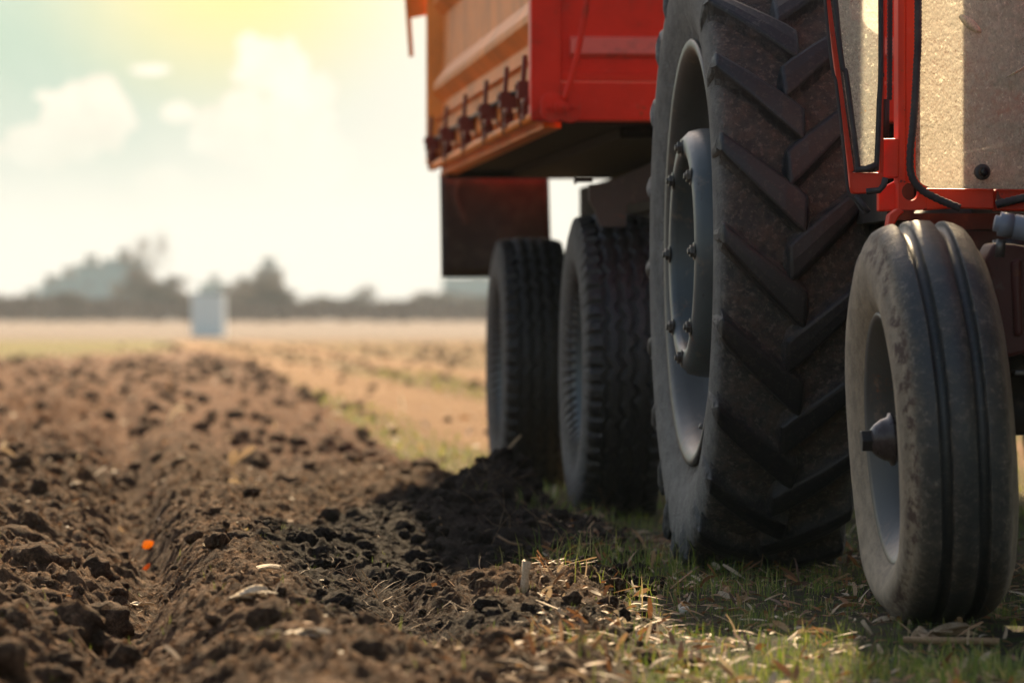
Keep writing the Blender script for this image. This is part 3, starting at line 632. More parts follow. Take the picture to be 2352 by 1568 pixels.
leaf(340, 1246, .034, .026, .1, .1, 'bright orange yellow oval leaf caught in the furrow')
leaf(333, 1300, .045, .016, .9, -.2, 'narrow rust orange leaf standing just below the oval leaf', 1.0)
def stick(name, pts, r, tone, label, cat, m=None, n=8, jag=0.0):
    mb = MB(); base = Vector(pts[0]); q = [Vector(p)-base for p in pts]; mb.tube(q, r, n)
    if jag: mb.v = [(v[0]*(1+random.uniform(-jag, jag)), v[1]+random.uniform(-1, 1)*jag*.008, v[2]+random.uniform(-1, 1)*jag*.012) for v in mb.v]
    mb.at['tone'] = [tone]*len(mb.v); o = mb.build(name, m or M_TWIG); o.location = base; return tag(o, label, cat)
p, d = gp(1205, 1362); sc = d/F
stick('wood_stub', [p+Vector((0, 0, -.01)), p+Vector((.001, 0, .015)), p+Vector((.0, .0, .034)), p+Vector((.003, 0, 64*sc))], [.0085, .0078, .0075, .009], .95, 'upright broken piece of maize stalk standing in dark soil', 'stalk stub', M_LITTER, 10, .35)
p, d = gp(1195, 1265); stick('dry_twig', [p+Vector((-.06, 0, .03)), p+Vector((-.03, 0, .012)), p+Vector((.03, -.01, .0))], [.003, .0035, .002], 1.0, 'forked dry twig sticking out of the dark mound', 'twig')
p, d = gp(1335, 1475); stick('dry_twig', [p, p+Vector((.002, 0, .03)), p+Vector((.001, 0, .05))], [.006, .004, .001], .9, 'short orange spike of stalk upright behind the near mound', 'twig')
p, d = gp(1740, 1325); stick('dry_twig', [p, p+Vector((.008, 0, .02)), p+Vector((.013, 0, .045)), p+Vector((.010, 0, .06)), p+Vector((.006, 0, .073))], [.0012, .001, .001, .0009, .0005], .7, 'thin curved twig upright in front of the big rear tyre', 'twig')
p, d = gp(2185, 1493); stick('maize_stalk', [p+Vector((-.09, .01, .01)), p+Vector((-.02, 0, .008)), p+Vector((.04, 0, .009)), p+Vector((.09, 0, .006))], [.006, .0075, .006, .0075], .55, 'orange tan maize stalk lying in front of the front tyre', 'stalk', M_LITTER)
p, d = gp(1995, 1462); stick('maize_stalk', [p+Vector((-.012, 0, .03)), p+Vector((.006, 0, .003))], [.004, .004], .85, 'short pale straw leaning left of the crumpled leaf heap', 'stalk', M_LITTER)
for (px, py, px2, py2) in ((720, 1530, 790, 1450), (740, 1500, 775, 1410), (930, 1450, 1000, 1320), (905, 1420, 975, 1345)):
    p, d = gp(px, py); q = Vector(((px2-px)/F*d, .03, (py-py2)/F*d)); pts = [p+q*t+Vector((random.gauss(0, .003), 0, random.gauss(0, .003))) for t in (0, .25, .5, .75, 1)]
    stick('root_strand', pts, [.0018, .0016, .0014, .001, .0006], .95 if px < 800 else .8, 'thin dry root strand curling up in the near centre' if px < 800 else 'grey brown bundled stem leaning on the left flank of the sunlit mound', 'root' if px < 800 else 'stem').__setitem__('group', 'dry roots in the near centre' if px < 800 else 'stems on the sunlit mound')
p, d = gp(1572, 1410); v, f = CBs[2]; o = np_mesh('stone', v*np.array([.011, .009, .010]), f, flatmat('pale_stone', (.55, .47, .38), (.65, .58, .48), 60)); o.location = p+Vector((0, 0, .008)); tag(o, 'small pale rounded stone among litter left of the grass', 'stone')
#@@TRACTOR
# ------------------------------------------------------------------ tyres and wheels
def hexbolt(r=.013, l=.022):
    mb = MB(); V_ = []
    for x, rr in ((.004, r), (-l*.7, r), (-l*.7, r*.55), (-l*1.05, r*.55)):
        V_ += [(x, rr*math.cos(k*PI/3), rr*math.sin(k*PI/3)) for k in range(6)]
    mb.add(V_, [(i*6+k, i*6+(k+1) % 6, i*6+6+(k+1) % 6, i*6+6+k) for i in range(3) for k in range(6)]+[tuple(18+k for k in range(6))], True)
    mb.lathe([(.003, r*1.05), (-.003, r*1.45), (-.003, .004)], 16)
    return mb
def squash(mb, Rr, k=.35, z0=.13, flat=.012, wrinkle=.0):
    out = []
    for (x, y, z) in mb.v:
        g = z+Rr; 
        if g < z0:
            t = (z0-g)/z0; x += math.copysign(1, x)*t*t*k*z0*min(1, abs(x)/.1)
            if wrinkle and abs(x) > .12: x += math.copysign(1, x)*wrinkle*math.sin(y*75+z*20)*t*2
            if g < flat: z = -Rr+flat*.9+(g-flat)*.2
        out.append((x, y, z))
    mb.v = out
def rear_tyre():
    mb = MB(); hw = .172
    prof, du, wa = [], [], []
    half = [(.128, .510, .6, 1), (.140, .505, .6, 1), (.147, .515, .75, 1), (.150, .535, .9, 1), (.163, .565, .9, 1), (.176, .610, .92, 1), (.181, .650, .9, 1), (.178, .685, .85, 1), (.171, .712, .8, .8), (.160, .729, .72, .25), (.13, .7355, .68, 0), (.08, .7385, .66, 0), (0, .737, .62, 0)]
    for x, r, d, w_ in half: prof.append((-x, r)); du.append(d); wa.append(w_)
    for x, r, d, w_ in half[-2::-1]: prof.append((x, r)); du.append(d); wa.append(w_)
    mb.lathe(prof, 180, attrs={'dust': du, 'wall': wa})
    NL = 22
    def cr(x): return np.interp(abs(x), [0, .08, .13, .160, .171, .178, .181], [.740, .7385, .7355, .729, .712, .685, .65])
    for side in (-1, 1):
        for k in range(NL):
            th0 = 2*PI*(k+(0 if side < 0 else .5))/NL+R(2.5)
            S = [-.22, -.14, -.07, 0.0, .06, .15, .3, .45, .6, .75, .88, 1.0]; rings = []
            wdt0 = random.gauss(1, .02)
            for s in S:
                if s < 0:
                    ax = hw+.004-.002*0; ax = np.interp(s, [-.22, -.14, -.07, 0], [.1805, .186, .183, .176]); rt = np.interp(s, [-.22, -.14, -.07, 0], [.655, .690, .735, .763]); u = .004*s; wd = np.interp(s, [-.22, 0], [.010, .019]); cb = cr(ax)
                    uu = u; hl = (.006+ -s*.0)
                    # base points hug the side wall, top points stand off it
                    rings.append([(ax-.012, rt-.004, uu+wd*1.25, .85, .8), (ax, rt, uu+wd*.85, .5, .9), (ax, rt, uu, .5, .9), (ax, rt, uu-wd*.85, .5, .9), (ax-.012, rt-.004, uu-wd*1.25, .85, .8)])
                else:
                    ax = hw*(1-s)+(-.020)*s; u = -.180*(s**.95); rt = .775-.010*(abs(ax)/hw)**2+random.gauss(0, .0006); wd = (.024+.023*s)*wdt0
                    if s > .9: wd *= .9
                    b = cr(ax)-.004; lean = .35
                    rings.append([(ax, b, u+wd+.019, .75, 0), (ax-.002, rt, u+wd*.95, .12, .2 if s < .05 else 0), (ax, rt+.0015, u, .0, 0), (ax+.002, rt, u-wd*.95, .0, 0), (ax, b, u-wd-.019, .6, 0)])
            ax, u = rings[-1][2][0], rings[-1][2][2]
            b = cr(.02)-.004
            rings.append([(ax-.012, b, u-.006+w2, .6, 0) for w2 in (.047, .023, 0, -.023, -.047)])
            V_, D_, W_ = [], [], []
            for rg in rings:
                for (ax, r, u, d, w_) in rg:
                    th = th0-u/.77*-1*1.0; a = th
                    V_.append((side*ax, -r*math.cos(a), r*math.sin(a))); D_.append(d); W_.append(w_)
            Fc = [(i*5+j, i*5+j+1, i*5+6+j, i*5+5+j) for i in range(len(rings)-1) for j in range(4)]
            mb.add(V_, Fc, True, dust=D_, wall=W_)
    mb.at['mud'] = [(.5 if abs(v[0]) < .16 and math.hypot(v[1], v[2]) < .745 else 0) for v in mb.v]
    squash(mb, .775, .10, .22, .014, .003)
    return mb
def trailer_tyre(Rr=.465, hw=.125):
    NT_, half = 640, []
    ax = np.concatenate([np.linspace(-1, 1, 61)]); prof = []
    side = [(-.085, .262), (-.098, .268), (-.112, .29), (-.124, .33), (-.128, .365), (-.126, .40), (-.121, .425)]
    X = [a for a, r in side]+list(ax*.113)+[-a for a, r in side[::-1]]; Rb = [r for a, r in side]+[Rr-.012*(abs(a)**3) for a in ax]+[r for a, r in side[::-1]]
    X = np.array(X); Rb = np.array(Rb); th = np.linspace(0, 2*PI, NT_, endpoint=False); TH, XX = np.meshgrid(th, X, indexing='ij'); RB = np.broadcast_to(Rb, TH.shape).copy()
    dep = np.zeros_like(TH); zz = np.abs(((TH*38/(2*PI)) % 1)-.5)*2; zz = sst(zz, .1, .9)*.010-.005
    for c in (-.066, -.022, .022, .066): dep = np.maximum(dep, sst(.0075-np.abs(XX-c-zz), -.0012, .0015))
    lat = sst(.17-np.abs(((TH*57/(2*PI)) % 1)-.5), -.02, .03); sh = sst(np.abs(XX), .078, .082)
    dep = np.maximum(dep, lat*sh*.9); tread = (np.abs(XX) < .1135)
    RB = RB-dep*.014*tread
    XXo = XX.copy(); shoulder = sst(np.abs(XX), .108, .113)*(RB > .40)
    XXo = XXo-np.sign(XX)*lat*.006*sst(RB, .41, .43)
    dust = np.where(np.abs(XX) > .114, .72, .02+.08*(1-dep)+.3*sst(np.abs(XX), .085, .113)); wall = sst(np.abs(XX), .112, .116)
    Vv = np.stack([XXo, RB*np.cos(TH), RB*np.sin(TH)], -1).reshape(-1, 3); m = len(X)
    g = Vv[:, 2]+Rr; t = np.clip((.10-g)/.10, 0, 1); Vv[:, 0] += np.sign(Vv[:, 0])*t*t*.022; Vv[:, 2] = np.where(g < .01, -Rr+.01+(g-.01)*.2, Vv[:, 2])
    i = np.arange(NT_)[:, None]*m+np.arange(m-1)[None]; i2 = ((np.arange(NT_)+1) % NT_)[:, None]*m+np.arange(m-1)[None]
    Fc = np.stack([i, i2, i2+1, i+1], -1).reshape(-1, 4)
    return Vv, Fc, {'dust': dust.ravel(), 'wall': wall.ravel(), 'mud': np.zeros(dust.size)}
def front_tyre():
    mb = MB(); Rr = .43
    P = [(.075, .232, .5, 1), (.083, .242, .7, 1), (.098, .262, .8, 1), (.113, .290, .85, 1), (.121, .325, .9, 1), (.120, .352, .9, .9), (.113, .374, .85, .8), (.103, .386, .9, .9), (.097, .400, .8, .5), (.088, .412, .6, .1), (.072, .420, .38, 0), (.0555, .4245, .38, 0), (.0525, .4245, .45, 0), (.0505, .4205, .45, 0), (.0480, .407, .15, 0), (.0290, .407, .15, 0), (.0265, .4225, .45, 0), (.0235, .4275, .40, 0), (.0, .4300, .30, 0)]
    prof = [(-x, r) for x, r, *_ in P]+[(x, r) for x, r, *_ in P[-2::-1]]; du = [p[2] for p in P]+[p[2] for p in P[-2::-1]]; wa = [p[3] for p in P]+[p[3] for p in P[-2::-1]]
    mb.lathe(prof, 200, attrs={'dust': du, 'wall': wa})
    mb.v = [(x*.93, y, z) for x, y, z in mb.v]
    V_ = []; mud = []
    for i, (x, y, z) in enumerate(mb.v):
        r = math.hypot(y, z); a = math.atan2(z, y); nz = 1+.004*math.sin(a*7+x*20)*.3
        V_.append((x+.0010*math.sin(a*5+r*60), y*nz, z*nz)); mud.append(1.0 if (.36 < r < .412 and x < -.085) else (.55 if abs(abs(x)-.036) < .008 else .08))
    out = []
    for (x, y, z) in V_:
        if z < -.22:
            t = (-.22-z)/(Rr-.22); z = -.22-(Rr-.22)*t*(.372-.22)/(Rr-.22); x *= 1+.05*math.sin(PI*min(1, t))**.8*(1 if abs(x) > .06 else .4)
            if z < -.366: z = -.366+(z+.366)*.15
        out.append((x, y, z))
    mb.v = out; mb.at['mud'] = mud; return mb
def place(o, parent, lx, ly, z, rx=0, ry=0, rz=0):
    o.parent = parent; o.location = (lx-parent['ox'], ly-parent['oy'], z); o.rotation_euler = (rx, ry, rz)
def root(name, ox, oy):
    e = empty(name, L2W(ox, oy), A); e['ox'] = ox; e['oy'] = oy; return e
def sub(o, parent): o.parent = parent; return o
def mirror_copy(o, parent, lx, tree=True):
    c = o.copy(); COL.objects.link(c); c.parent = parent; c.location = (lx-parent['ox'], o.location.y, o.location.z); c.rotation_euler = (-o.rotation_euler.x, 0, PI)
    c.rotation_euler = (0, -o.rotation_euler.y, PI)
    for ch in o.children:
        q = ch.copy(); COL.objects.link(q); q.parent = c
    return c
TR = root('tractor', 2.31, 10.6); tag(TR, 'muddy red farm tractor with a big lugged rear tyre and narrow ribbed front tyre', 'tractor')
class LB(MB):                                   # builder in ground coordinates, linked relative to its vehicle
    def build(s, name, mat_, parent, bevel=0, smooth=True, top=None, recalc=True):
        r_ = top or parent
        s.v = [(p[0]-r_['ox'], p[1]-r_['oy'], p[2]) for p in s.v]
        o = MB.build(s, name, mat_, None, bevel, smooth, recalc=recalc); o.parent = parent; return o
# rear wheel: the painted rim is the wheel, tyre, hub disc, bolts and valve are its pieces
mb = MB()
rim = [(-.158, .500), (-.160, .517), (-.155, .522), (-.149, .518), (-.147, .503), (-.140, .490), (-.118, .478), (-.085, .474), (-.070, .462), (-.050, .448), (0, .442), (.05, .448), (.085, .474), (.118, .478), (.140, .49), (.147, .503), (.155, .522), (.160, .517), (.158, .500), (.150, .486), (.085, .468), (.05, .440), (0, .434), (-.050, .440), (-.066, .455), (-.085, .466), (-.118, .470), (-.146, .484)]
mb.lathe(rim, 128, closed=True); mb.lathe([(.035, .440), (.030, .36), (.010, .30), (.010, .10), (.0, .02), (.012, .02), (.022, .10), (.022, .30), (.042, .36), (.047, .440)], 96, closed=True)
RW = mb.build('rear_wheel', M_RIM); place(RW, TR, 1.56, 11.52, .765)
sub(rear_tyre().build('tyre', M_TYRE, bevel=.007, recalc=True), RW)
mb = MB(); mb.lathe([(.02, .305), (-.10, .305), (-.135, .303), (-.158, .296), (-.172, .282), (-.177, .268), (-.176, .252), (-.172, .240), (-.160, .236), (-.10, .234), (-.05, .225), (-.04, .15), (-.045, .06), (-.09, .055), (-.10, .045), (-.10, .001)], 112)
sub(mb.build('hub_disc', M_STEEL), RW)
for k in range(8):
    a = k*PI/4; b = hexbolt(.0155, .017).build('bolt', M_BOLT, bevel=.0012); b.location = (-.176, .256*math.cos(a), .256*math.sin(a)); b.rotation_euler = (a+.3, 0, 0); sub(b, RW)
mb = MB(); mb.tube([(-.10, .0, 0), (-.118, 0, .012), (-.135, 0, .02)], .005, 8); mb.tube([(-.135, 0, .02), (-.150, 0, .026)], .0065, 8); vsx = mb.build('valve_stem', M_BOLT); vsx.location = (0, -.14, -.445); sub(vsx, RW)
mirror_copy(RW, TR, 3.06)
# front wheel, leaning out at the top
mb = MB(); mb.lathe([(-0.072, 0.226525), (-0.084, 0.237575), (-0.09, 0.24752), (-0.086, 0.253045), (-0.08, 0.24531), (-0.072, 0.228735), (-0.045, 0.21879), (-0.03, 0.204425), (0.03, 0.204425), (0.045, 0.21879), (0.08, 0.24531), (0.086, 0.25194), (0.08, 0.221), (0.03, 0.19669), (-0.03, 0.19669), (-0.055, 0.20774)], 96, closed=True)
mb.lathe([(0, 0.20111), (-0.008, 0.1768), (0.012, 0.1326), (0.012, 0.07), (0.002, 0.055), (0.002, 0)], 72); mb.lathe([(0.008, 0.20111), (0, 0.17459), (0.02, 0.1326), (0.02, 0)], 72)
FW = mb.build('front_wheel', M_RIM); place(FW, TR, 1.610, 9.30, .368, 0, R(-3.6), R(-.6))
sub(front_tyre().build('tyre', M_TYREF), FW)
mb = MB(); mb.lathe([(.0, .047), (-.055, .046), (-.070, .046), (-.072, .053), (-.078, .053), (-.082, .044), (-.094, .041), (-.108, .031), (-.118, .020), (-.118, .001)], 48); sub(mb.build('hub_cap', paint('hub_paint', (.055, .042, .042), .26, dirt_amt=.5, rust=.3, chips=.3)), FW)
mb = MB(); mb.add([(x, r*math.cos(k*PI/3), r*math.sin(k*PI/3)) for x, r in ((-.112, .024), (-.136, .023)) for k in range(6)], [(k, (k+1) % 6, 6+(k+1) % 6, 6+k) for k in range(6)]+[tuple(6+k for k in range(6))], True); sub(mb.build('hub_nut', M_DARKMET, bevel=.002), FW)
mirror_copy(FW, TR, 3.008)
# driveline
mb = LB(); mb.tube([(1.70, 11.52, .765), (1.95, 11.52, .765), (2.0, 11.52, .765), (2.62, 11.52, .765), (2.67, 11.52, .765), (2.92, 11.52, .765)], [.085, .09, .15, .15, .09, .085], 24); mb.build('rear_axle', M_DARKMET, TR)
mb = LB(); mb.bx(2.08, 2.54, 9.6, 11.8, .55, 1.02); mb.bx(2.14, 2.48, 8.4, 9.7, .55, 1.05); mb.bx(2.02, 2.10, 10.0, 11.3, .45, .80); mb.bx(2.2, 2.42, 9.6, 11.6, .42, .55); mb.build('gearbox', M_DARKMET, TR, bevel=.03)
mb = LB(); mb.bx(2.06, 2.56, 8.1, 9.95, 1.0, 1.52); mb.bx(2.04, 2.58, 8.0, 8.14, .75, 1.5); mb.build('engine_hood', M_CAB, TR, bevel=.05)
mb = LB(); mb.tube([(1.74, 9.33, .40), (1.82, 9.33, .42), (2.31, 9.33, .52), (2.80, 9.33, .42), (2.88, 9.33, .40)], [.035, .05, .055, .05, .035], 14); mb.tube([(1.80, 9.33, .40), (1.775, 9.33, .76)], .032, 14); mb.tube([(2.82, 9.33, .40), (2.845, 9.33, .76)], .032, 14); mb.tube([(1.72, 9.42, .47), (2.3, 9.5, .5), (2.9, 9.42, .47)], .014, 8); mb.build('front_axle', M_DARKMET, TR)
# cast knuckle and ram beside the front tyre
q = lambda px, py, d=9.32: PL(px, py, d)
mb = LB(); pts = [q(2262, 600), q(2284, 556), q(2330, 560), q(2420, 575), q(2420, 830), q(2355, 812), q(2312, 822), q(2290, 800), q(2292, 720)]; mb.prism(pts, (0, 1, 0), .12)
mb.prism([p_+Vector((0, -.012, 0)) for p_ in (q(2320, 600), q(2345, 590), q(2350, 770), q(2328, 775))], (0, 1, 0), .03); mb.build('steering_knuckle', M_DARKRED, TR, bevel=.008)
mb = LB(); a_, b_ = q(2284, 512, 9.24), q(2470, 545, 9.24); dv = (b_-a_); mb.tube([a_+dv*t for t in (0, .06, .061, .22, .221, .24, .241, 1)], [.016, .016, .024, .0245, .0225, .0225, .0245, .0245], 20); mb.build('steering_cylinder', M_GREY, TR)
mb = LB(); mb.tube([q(2300, 550, 9.25), q(2298, 566, 9.25), q(2296, 590, 9.25)], .010, 10); mb.build('cylinder_pin', M_BOLT, TR)
mb = LB(); pz = [q(2405, 850), q(2330, 850), q(2330, 862), q(2405, 864)]; mb.prism(pz, (0, 1, 0), .05); mb.build('tie_rod_clamp', M_BOLT, TR, bevel=.003)
# ---------------- cab
D0 = 10.30
c = lambda px, py, d=D0: PL(px, py, d)
# pillar with hole in the corner plate: built from strips round the hole
mb = LB()
def plate(poly, t=.03, d=D0): mb.prism([c(x, y, d) for x, y in poly], (0, 1, 0), t)
plate([(2063, -1300), (2080, -1300), (2080, 420), (2063, 424)], .06); plate([(2079, -1300), (2112, -1300), (2112, 418), (2079, 418)], .045, D0+.006)
# corner plate with round hole
cx, cy, rh = 2092, 440, 20.5; outer = []
N = 32
for k in range(N):
    a = 2*PI*k/N; ca, sa = math.cos(a), math.sin(a); x0, x1, y0, y1 = 2064, 2128, 416, 482
    ts = [((x1 if ca > 0 else x0)-cx)/ca if abs(ca) > 1e-6 else 1e9, ((y1 if sa > 0 else y0)-cy)/sa if abs(sa) > 1e-6 else 1e9]; tt = min(ts); outer.append((cx+ca*tt, cy+sa*tt))
inner = [(cx+rh*math.cos(2*PI*k/N), cy+rh*math.sin(2*PI*k/N)) for k in range(N)]
for dd, flip in ((0, 0), (.04, 1)):
    V_ = [c(x, y)+Vector((0, dd, 0)) for x, y in outer]+[c(x, y)+Vector((0, dd, 0)) for x, y in inner]
    mb.add(V_, [(k, (k+1) % N, N+(k+1) % N, N+k) for k in range(N)], True)
mb.add([c(x, y) for x, y in inner]+[c(x, y)+Vector((0, .04, 0)) for x, y in inner], [(k, (k+1) % N, N+(k+1) % N, N+k) for k in range(N)], True)
mb.add([c(x, y) for x, y in outer]+[c(x, y)+Vector((0, .04, 0)) for x, y in outer], [(k, (k+1) % N, N+(k+1) % N, N+k) for k in range(N)], True)
plate([(2127, 432), (2284, 434), (2284, 481), (2200, 478), (2127, 483)], .05, D0+.001); plate([(2288, 434), (2900, 440), (2900, 492), (2288, 484)], .05, D0+.001)
plate([(2290, 436), (2282, 436), (2282, 480), (2290, 480)], .02, D0+.012)
plate([(2022, 318), (2064, 318), (2064, 408), (2030, 410), (2022, 400)], .05, D0-.004)
plate([(2018, 436), (2063, 412), (2064, 484), (2018, 486)], .03, D0+.05)
mb.build('cab_frame', M_CAB, TR, bevel=.0035)
mb = LB(); P0 = [(2063, 478), (2044, 492), (2040, 515), (2037, 545), (2052, 545), (2056, 515), (2066, 497), (2078, 486)]; mb.prism([c(x, y, 10.25) for x, y in P0], (0, 1, 0), .05); mb.build('step_bracket', M_CAB, TR, bevel=.003)
mb = LB(); mb.bx(1.70, 1.76, 10.36, 11.37, .82, .90); mb.build('cab_sill', M_DARKMET, TR)
for pb in ((1.70, 1.76, 11.38, 11.45), (2.86, 2.92, 11.38, 11.45), (2.86, 2.92, 10.2, 10.26)):
    mb = LB(); mb.bx(*pb, .8, 2.855); mb.build('cab_post', M_CAB, TR, bevel=.006)
mb = LB(); mb.bx(1.75, 2.88, 10.36, 11.38, .80, .835); mb.bx(1.80, 2.05, 10.37, 10.55, .55, .80); mb.build('cab_floor', M_DARKMET, TR)
mb = LB(); mb.bx(1.62, 3.0, 10.12, 11.30, 2.86, 2.94); mb.bx(1.68, 2.94, 10.2, 11.2, 2.94, 2.98); mb.build('cab_roof', M_CAB, TR, bevel=.02)
# fenders over the rear wheels
for sx, sgn in ((1.50, 1), (2.92, -1)):
    mb = LB(); Pp = []
    for k in range(15):
        a = R(62+k*7.5); Pp.append((11.52-math.cos(a)*.86, .765+math.sin(a)*.86))
    V_ = []
    for (yy, zz) in Pp: V_ += [(sx+.22 if sgn > 0 else sx, yy, zz), (sx+.22+.2*(1 if sgn > 0 else 0) if sgn > 0 else sx-.0, yy, zz)]
    V_ = []
    x0, x1 = (1.62, 1.84) if sgn > 0 else (2.78, 3.0)
    for (yy, zz) in Pp: V_ += [(x0, yy, zz), (x1, yy, zz)]
    mb.add(V_, [(2*k, 2*k+1, 2*k+3, 2*k+2) for k in range(14)], False)
    o = mb.build('fender', M_DARKMET, TR, recalc=False); s_ = o.modifiers.new('t', 'SOLIDIFY'); s_.thickness = .008
mb = LB(); mb.bx(2.1, 2.52, 10.95, 11.3, 1.15, 1.25); mb.bx(2.1, 2.52, 11.25, 11.34, 1.2, 1.75); mb.build('seat', M_SEAL, TR, bevel=.03)
mb = LB(); mb.bx(1.90, 2.75, 10.66, 10.74, 1.26, 1.75); mb.bx(1.98, 2.72, 10.74, 10.86, 1.4, 1.7); mb.build('screen_shade_block', M_SEAL, TR, bevel=.02)  # unseen dark block added to shade the right part of the windscreen
# windscreen
mb = LB(); g = []
for (x, y) in [(2118, -1280), (2104, 380)]: g.append((x, y))
for k in range(1, 9):
    a = PI-k*PI/16; g.append((2142+38*math.cos(a), 392+38*math.sin(a)))
g += [(2200, 432), (2470, 436), (2470, -1280)]
mb.prism([c(x, y, D0-.035) for x, y in g], (0, 1, 0), .006); WS = mb.build('windscreen', M_GLASS, TR)
mb = LB(); kc = c(2257, 395, D0-.04); mb.tube([kc+Vector((0, y, 0)) for y in (.01, .0, -.006)], [.0175, .0175, .0165], 24); ks = mb.build('knob_washer', M_SEAL, TR, bevel=.002)
mb = LB(); mb.tube([kc+Vector((0, y, 0)) for y in (-.005, -.012, -.022, -.027)], [.010, .0115, .011, .007], 20); mb.tube([kc+Vector((0, .012, 0)), kc+Vector((0, .05, 0))], .012, 12); mb.build('window_knob', paint('black_knob', (.01, .01, .012), .15, dirt_amt=.1, rust=0, chips=0), TR, bevel=.001)
def ribbed(pts, r, name, n=10, dd=D0-.045, par=TR, mt=None, amp=.10, step=.004):
    P = [c(x, y, dd) for x, y in pts]; out = []
    for i in range(len(P)-1):
        k = max(1, int((P[i+1]-P[i]).length/step)); out += [P[i].lerp(P[i+1], j/k) for j in range(k)]
    out.append(P[-1]); m_ = LB(); m_.tube(out, [r*(1+(amp if i % 2 else -amp)) for i in range(len(out))], n); return m_.build(name, mt or M_SEAL, par)
def spl(P, n=8):
    out = []
    for i in range(len(P)-1):
        p0, p1, p2, p3 = P[max(i-1, 0)], P[i], P[i+1], P[min(i+2, len(P)-1)]
        for j in range(n):
            t = j/n; out.append(tuple(.5*((2*p1[k])+(-p0[k]+p2[k])*t+(2*p0[k]-5*p1[k]+4*p2[k]-p3[k])*t*t+(-p0[k]+3*p1[k]-3*p2[k]+p3[k])*t**3) for k in range(len(p1))))
    out.append(tuple(P[-1])); return out
ribbed(spl([(2110, -900), (2109, 0), (2106, 150), (2098, 280), (2091, 350), (2093, 400), (2112, 432), (2150, 455), (2205, 478)]), .0085, 'screen_seal')
ribbed(spl([(2288, 470), (2320, 462), (2380, 448)]), .009, 'torn_seal', dd=D0-.02)
ribbed(spl([(2045, -900), (2044, 0), (2043, 230)]), .006, 'pillar_seal', dd=D0-.012)
# open door standing at the cab corner
mb = LB(); plate([(1897-30*2.5, -1300), (1915-75, -1300), (1927, 60), (1965, 372), (1968, 398), (2028, 398), (2029, 438), (1993, 446), (1960, 444), (1951, 430), (1898, 0)], .026, D0-.05)
# split as convex strips instead of one concave face
mb = LB()
plate([(1775, -1300), (1800, -1300), (1908, 0), (1962, 392), (1951, 400), (1897, 0)], .028, D0-.05)
plate([(1951, 396), (2030, 396), (2030, 436), (2014, 444), (1960, 445), (1952, 432)], .028, D0-.0495)
plate([(2026, -1300), (2037, -1300), (2034, 0), (2030, 398), (2020, 398), (2024, 0)], .028, D0-.049)
DOOR = mb.build('door', M_CAB, TR, bevel=.003)
mb = LB(); plate([(1808, -1300), (2014, -1300), (2022, 0), (2013, 384), (1966, 390), (1914, 0)], .005, D0-.036); o = mb.build('door_glass', M_GLASS2, DOOR, top=TR)
def bar(pts, r, name, par=DOOR, dd=D0-.062, n=10, mt=None):
    m_ = LB(); m_.tube([c(x, y, dd) for x, y in pts], r, n); return m_.build(name, mt or M_SEAL, par, top=TR)
bar(spl([(1812, -1300), (1919, 0), (1945, 180), (1968, 360), (1972, 392)]), .0058, 'glass_seal')
bar(spl([(2008, -1300), (2023, 0), (2019, 250), (2013, 392)]), .0060, 'glass_seal')
bar([(1965, 389), (1990, 388), (2014, 378)], .0075, 'glass_seal')
bar(spl([(1782, -1300), (1895, 0), (1922, 200), (1940, 360), (1949, 440), (1966, 462), (1984, 492)]), .0035, 'door_edge_seal')
bar([(1965, 450), (1982, 470), (1996, 488)], .006, 'torn_seal_end')
bar([(1990, 440), (2020, 437), (2030, 425), (2034, 408)], .007, 'door_edge_seal')
bar([(2036, 228), (2035, 318)], .0075, 'hinge', mt=M_DARKRED, dd=D0-.045)
# scraps stuck to the screen
M_SCRAP = litter_mat('pale_leaf_scrap', [(0, (.8, .7, .45)), (1, (.95, .88, .68))], .5)
def scrap(name, P, w0, tone, label):
    mb = MB(); pts = [PW(x, y, D0-.048) for x, y in P]; o0 = pts[0]; V_ = []; N = len(pts)
    for i, p in enumerate(pts):
        t = i/(N-1); dd = (pts[min(i+1, N-1)]-pts[max(i-1, 0)]).normalized(); nn = Vector((-dd.z, 0, dd.x)); wd = w0*math.sin(PI*(.12+.8*t))*.5
        V_ += [p+nn*wd-o0, p-Vector((0, .002, 0))-o0, p-nn*wd-o0]
    mb.add(V_, [q_ for s_ in range(N-1) for q_ in ((s_*3, s_*3+1, s_*3+4, s_*3+3), (s_*3+1, s_*3+2, s_*3+5, s_*3+4))], tone=tone)
    o = mb.build(name, M_SCRAP, recalc=False); o.location = o0; sm = o.modifiers.new('t', 'SOLIDIFY'); sm.thickness = .0006; return tag(o, label, 'leaf scrap')
scrap('leaf_scrap', [(2204, 36), (2216, 44), (2230, 56), (2244, 68), (2254, 74)], .022, 1.0, 'pale yellow leaf scrap stuck high on the dirty windscreen')
scrap('straw_scrap', [(2312, 178), (2330, 168), (2350, 156), (2372, 146)], .006, .9, 'thin pale straw stuck to the windscreen near the right edge')
#@@TRAILER
# ------------------------------------------------------------------ trailer
TL = root('trailer', 2.31, 16.4); tag(TL, 'red tipping farm trailer with latched drop sides standing behind the tractor', 'trailer')
XL, XR, Y0, Y1, ZB, ZT = 1.245, 3.375, 14.15, 18.72, 1.20, 2.62
mb = LB(); mb.bx(XL, XL+.09, Y0, Y0+.09, ZB, ZT); mb.bx(XR-.09, XR, Y0, Y0+.09, ZB, ZT)
mb.bx(XL+.091, XR-.091, Y0+.004, Y0+.07, ZB, 1.315); mb.bx(XL+.091, XR-.091, Y0+.006, Y0+.07, 1.319, 1.345)
mb.bx(XL+.091, XR-.091, Y0+.034, Y0+.06, 1.345, ZT)
for zc in ():
    pr = [(Y0+.034, zc-.045), (Y0+.002, zc-.025), (Y0+.002, zc-.021), (Y0+.034, zc+.027)]
    mb.prism([(XL+.12, y, z) for y, z in pr], (1, 0, 0), XR-XL-.24)
